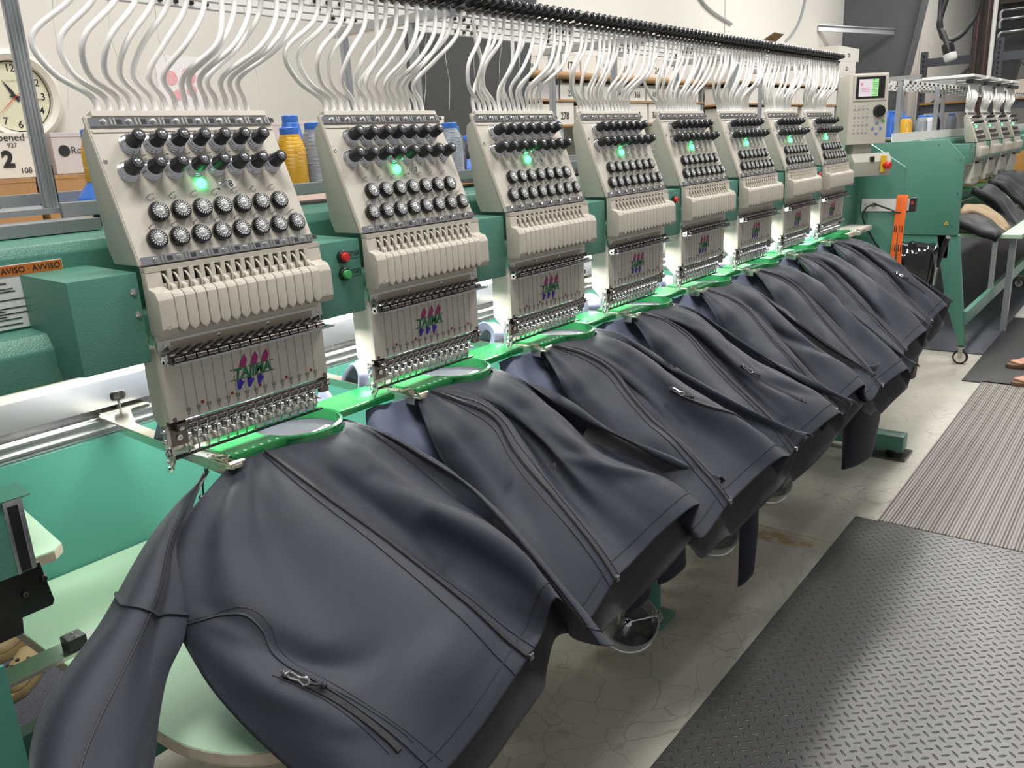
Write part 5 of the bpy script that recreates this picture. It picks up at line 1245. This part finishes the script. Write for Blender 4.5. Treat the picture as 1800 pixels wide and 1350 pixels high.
for (y,r,m_,lab) in ((1.22,.035,'brownpipe','dark brown conduit pipe, leftmost of the three by the rack'),(1.10,.05,'brownpipe','dark brown conduit pipe, thickest of the three by the rack'),(1.02,.03,'white','white conduit pipe between the brown ones by the rack')):
    o=B().cyl((13.2,y,0),(13.2,y,4.6),r,14).obj('conduit_pipe',m_,None,(13.2,y,0),smooth=60); tag(o,lab,'pipe','conduit pipes by the rack')
for k,(z,lab) in enumerate(((3.35,'topmost steel conduit of the run at the top right corner'),(3.20,'middle steel conduit of the run at the top right corner'),(2.98,'lowest steel conduit of the run at the top right corner'))):
    o=B().tube([(17.5,1.62,z-.15),(17.5,1.60,z),(17.6,1.3,z+.02),(17.6,.0,z+.10)],.028,8,5).obj('conduit_pipe','alu',None,(17.5,1,z),smooth=60); tag(o,lab,'pipe')
o=B().box((17.4,.2,3.45),(17.9,1.65,3.95)).obj('cable_tray','darksteel',None,(17.6,1,3.45)); tag(o,'dark cable tray at the top right corner','tray')
t=thing('wall_bracket','grey steel angle brace bolted across the second dark column','bracket',(10.5,2,2.6))
b=B(); b.strip([(9.66,2.24,2.58),(10.52,1.63,2.525)],.06,.012,(-.5,-.8,.2)); b.strip([(9.66,2.24,2.61),(10.52,1.63,2.555)],.008,.05,(-.5,-.8,.2)); b.obj('angle_bar','alu',t)
t=thing('cork_board','small framed cork board on the wall between control panel and far stand','board',(10.9,2.2,1.8))
B().box((11.25,WY-.03,1.55),(12.3,WY-.01,2.02)).obj('cork','cardboard',t)
for a in (((11.2,1.5),(12.35,1.56)),((11.2,2.0),(12.35,2.06)),((11.2,1.5),(11.27,2.06)),((12.28,1.5),(12.35,2.06))): B().box((a[0][0],WY-.045,a[0][1]),(a[1][0],WY-.005,a[1][1])).obj('board_frame','wood',t)
# hanging power cord with connector
t=thing('power_cable','thick black power cable with black and white twist plug hanging from above','cable',(3.24,-.42,1.7))
b=B(); b.tube([(3.27,-.395,3.2),(3.262,-.40,2.2),(3.26,-.398,1.93),(3.245,-.405,1.84),(3.25,-.42,1.785),(3.262,-.455,1.775),(3.285,-.50,1.82),(3.30,-.53,1.93),(3.31,-.54,2.4),(3.31,-.54,3.2)],.0105,10,6); b.obj('cord','rubberblack',t,smooth=60)
b=B(); b.tube([(3.265,-.415,1.93),(3.25,-.40,1.84),(3.24,-.42,1.80),(3.225,-.445,1.75)],.011,10,6); b.obj('cord_end','rubberblack',t,smooth=60)
ax=Vector((-.06,-.30,-.95)).normalized(); q=Vector((3.226,-.440,1.762))
B().lathe([(.013,0),(.021,.004),(.023,.012),(.023,.045),(.0005,.045)],q,ax,20).obj('plug_body','black',t,smooth=40)
B().lathe([(.0245,.044),(.0245,.062),(.021,.070),(.0005,.070)],q,ax,20).obj('plug_collar','white',t,smooth=40)
# roof conduit and leaning boards on the white wall
o=B().box((4.1,WY-.02,0),(4.14,WY-.001,2.9)).obj('wall_strip','white',None,(4.1,WY,0)); 
bpy.data.objects.remove(o)
for x0,z0,x1,z1,lab in ((6.05,2.75,7.25,2.45,'thin grey cable running down the white wall, left one'),(9.4,2.85,8.6,2.35,'thin grey cable running down the white wall above the cartons')):
    o=B().tube([(x0,WY-.01,z0+.5),(x0*.6+x1*.4,WY-.012,(z0*.6+z1*.4)),(x1,WY-.01,z1)],.014,6,6).obj('wall_cable','alu_grey',None,(x0,WY,z0)); tag(o,lab,'cable')
# ------------------------------------------------------------------ person's sandalled feet
def foot(x,y,rz,P):
    t=thing('sandal','sandal',P,(x,y,.008),None,rz)
    return t
def person():
    t=thing('person','person standing on the black mat, only bare feet in strapped sandals showing','person',(5.0,-.72,.01))
    bm=bmesh.new(); sk=bm.verts.layers.skin.verify()
    def V(p,r): 
        v=bm.verts.new(Vector(p)-Vector((5.0,-.72,.01))); v[sk].radius=(r,r*.9); return v
    pel=V((5.02,-.93,.98),.15); pel[sk].use_root=True
    top=V((5.02,-.95,1.18),.14); bm.edges.new((pel,top)); ch=V((5.02,-.96,1.36),.15); bm.edges.new((top,ch)); nk=V((5.02,-.95,1.50),.055); bm.edges.new((ch,nk)); hd=V((5.02,-.93,1.62),.085); bm.edges.new((nk,hd)); h2=V((5.02,-.93,1.70),.07); bm.edges.new((hd,h2))
    for s in (-1,1):
        a=V((5.02+s*.17,-.96,1.40),.055); e=V((5.02+s*.21,-.90,1.14),.042); h=V((5.02+s*.17,-.78,.98),.034); f=V((5.02+s*.16,-.70,.95),.026)
        bm.edges.new((ch,a)); bm.edges.new((a,e)); bm.edges.new((e,h)); bm.edges.new((h,f))
    for (hx,hy,tx,ty) in ((5.16,-.86,5.02,-.60),(4.80,-.90,4.62,-.68)):
        hp=V((hx*.5+2.51,-.93,.92),.10); kn=V((hx,-.90,.52),.058); an=V((hx,hy,.105),.036); hl=V((hx+.01,hy-.035,.05),.030); md=V((hx*.5+tx*.5,hy*.5+ty*.5,.058),.036); bl=V((hx*.25+tx*.75,hy*.25+ty*.75,.042),.038)
        for p_,q_ in ((pel,hp),(hp,kn),(kn,an),(an,hl),(an,md),(md,bl)): bm.edges.new((p_,q_))
        d=Vector((tx-hx,ty-hy,0)).normalized(); s_=Vector((-d.y,d.x,0))
        for k in range(5):
            off=(k-2)*.0155; base=Vector((hx*.25+tx*.75,hy*.25+ty*.75,.036))+s_*off+d*.02; L_=.045-.006*abs(k-0)*.9
            v1=V(base+d*.012,.0115 if k else .015); v2=V(base+d*(.012+L_),.0095 if k else .013); bm.edges.new((bl,v1)); bm.edges.new((v1,v2))
    me=bpy.data.meshes.new('body'); bm.to_mesh(me); bm.free(); o=bpy.data.objects.new('body',me); COL.objects.link(o); o.parent=t; me.materials.append(MT['skin'])
    sk_=o.modifiers.new('s','SKIN'); sk_.use_smooth_shade=True; sb=o.modifiers.new('d','SUBSURF'); sb.levels=1; sb.render_levels=2
    b=B()
    for s in (-1,1):
        hx,hy=(5.16,-.86) if s>0 else (4.80,-.90); x0=hx*.5+2.51
        b.tube([(x0,-.93,.98),(x0*.6+hx*.4,-.93,.75),(hx,-.90,.52),(hx,-.885,.20)],lambda u:.125-.05*u,14,4)
    b.tube([(5.02,-.93,.90),(5.02,-.935,1.02)],.17,16); b.obj('trousers','blackcloth',t,smooth=60)
    b=B(); b.tube([(5.02,-.93,1.0),(5.02,-.945,1.2),(5.02,-.96,1.38),(5.02,-.955,1.47)],lambda u:.18-.02*u if u<.85 else .09,16,4)
    for s in (-1,1): b.tube([(5.02+s*.10,-.96,1.42),(5.02+s*.19,-.95,1.37),(5.02+s*.215,-.91,1.18)],.065,12,3)
    b.obj('shirt','fabric',t,smooth=60)
    for (hx,hy,tx,ty,nm) in ((5.16,-.86,5.02,-.60,'sandal'),(4.80,-.90,4.62,-.68,'sandal')):
        d=Vector((tx-hx,ty-hy,0)).normalized(); s_=Vector((-d.y,d.x,0)); c=Vector((hx,hy,0)); L_=(Vector((tx,ty,0))-c).length
        out=[]; 
        for f,w_ in ((-.075,.022),(-.04,.036),(.06,.034),(.16,.045),(.24,.048),(L_+.01,.034),(L_+.035,.012)): out.append((f,w_))
        pl=[tuple((c+d*f-s_*w_)[:2]) for f,w_ in out]+[tuple((c+d*f+s_*w_)[:2]) for f,w_ in out[::-1]]
        sl=B().prism(pl,2,.009,.030,bev=.003).obj(nm,'sandal',t,smooth=40); sl['label']='brown strapped sandal'
        for f in (.10,.19):
            b=B(); b.strip(crv([c+d*f-s_*.046+Vector((0,0,.02)),c+d*f-s_*.040+Vector((0,0,.07)),c+d*f+Vector((0,0,.098-.1*(f-.1))),c+d*f+s_*.040+Vector((0,0,.07)),c+d*f+s_*.046+Vector((0,0,.02))],5),.030,.004,tuple(d.cross(s_))); b.obj('strap','sandal',sl)
            b=B(); q=c+d*f-s_*.02+Vector((0,0,.094)); b.box(tuple(q-Vector((.008,.008,.003))),tuple(q+Vector((.008,.008,.003)))); b.obj('buckle','clampmetal',sl)
person()
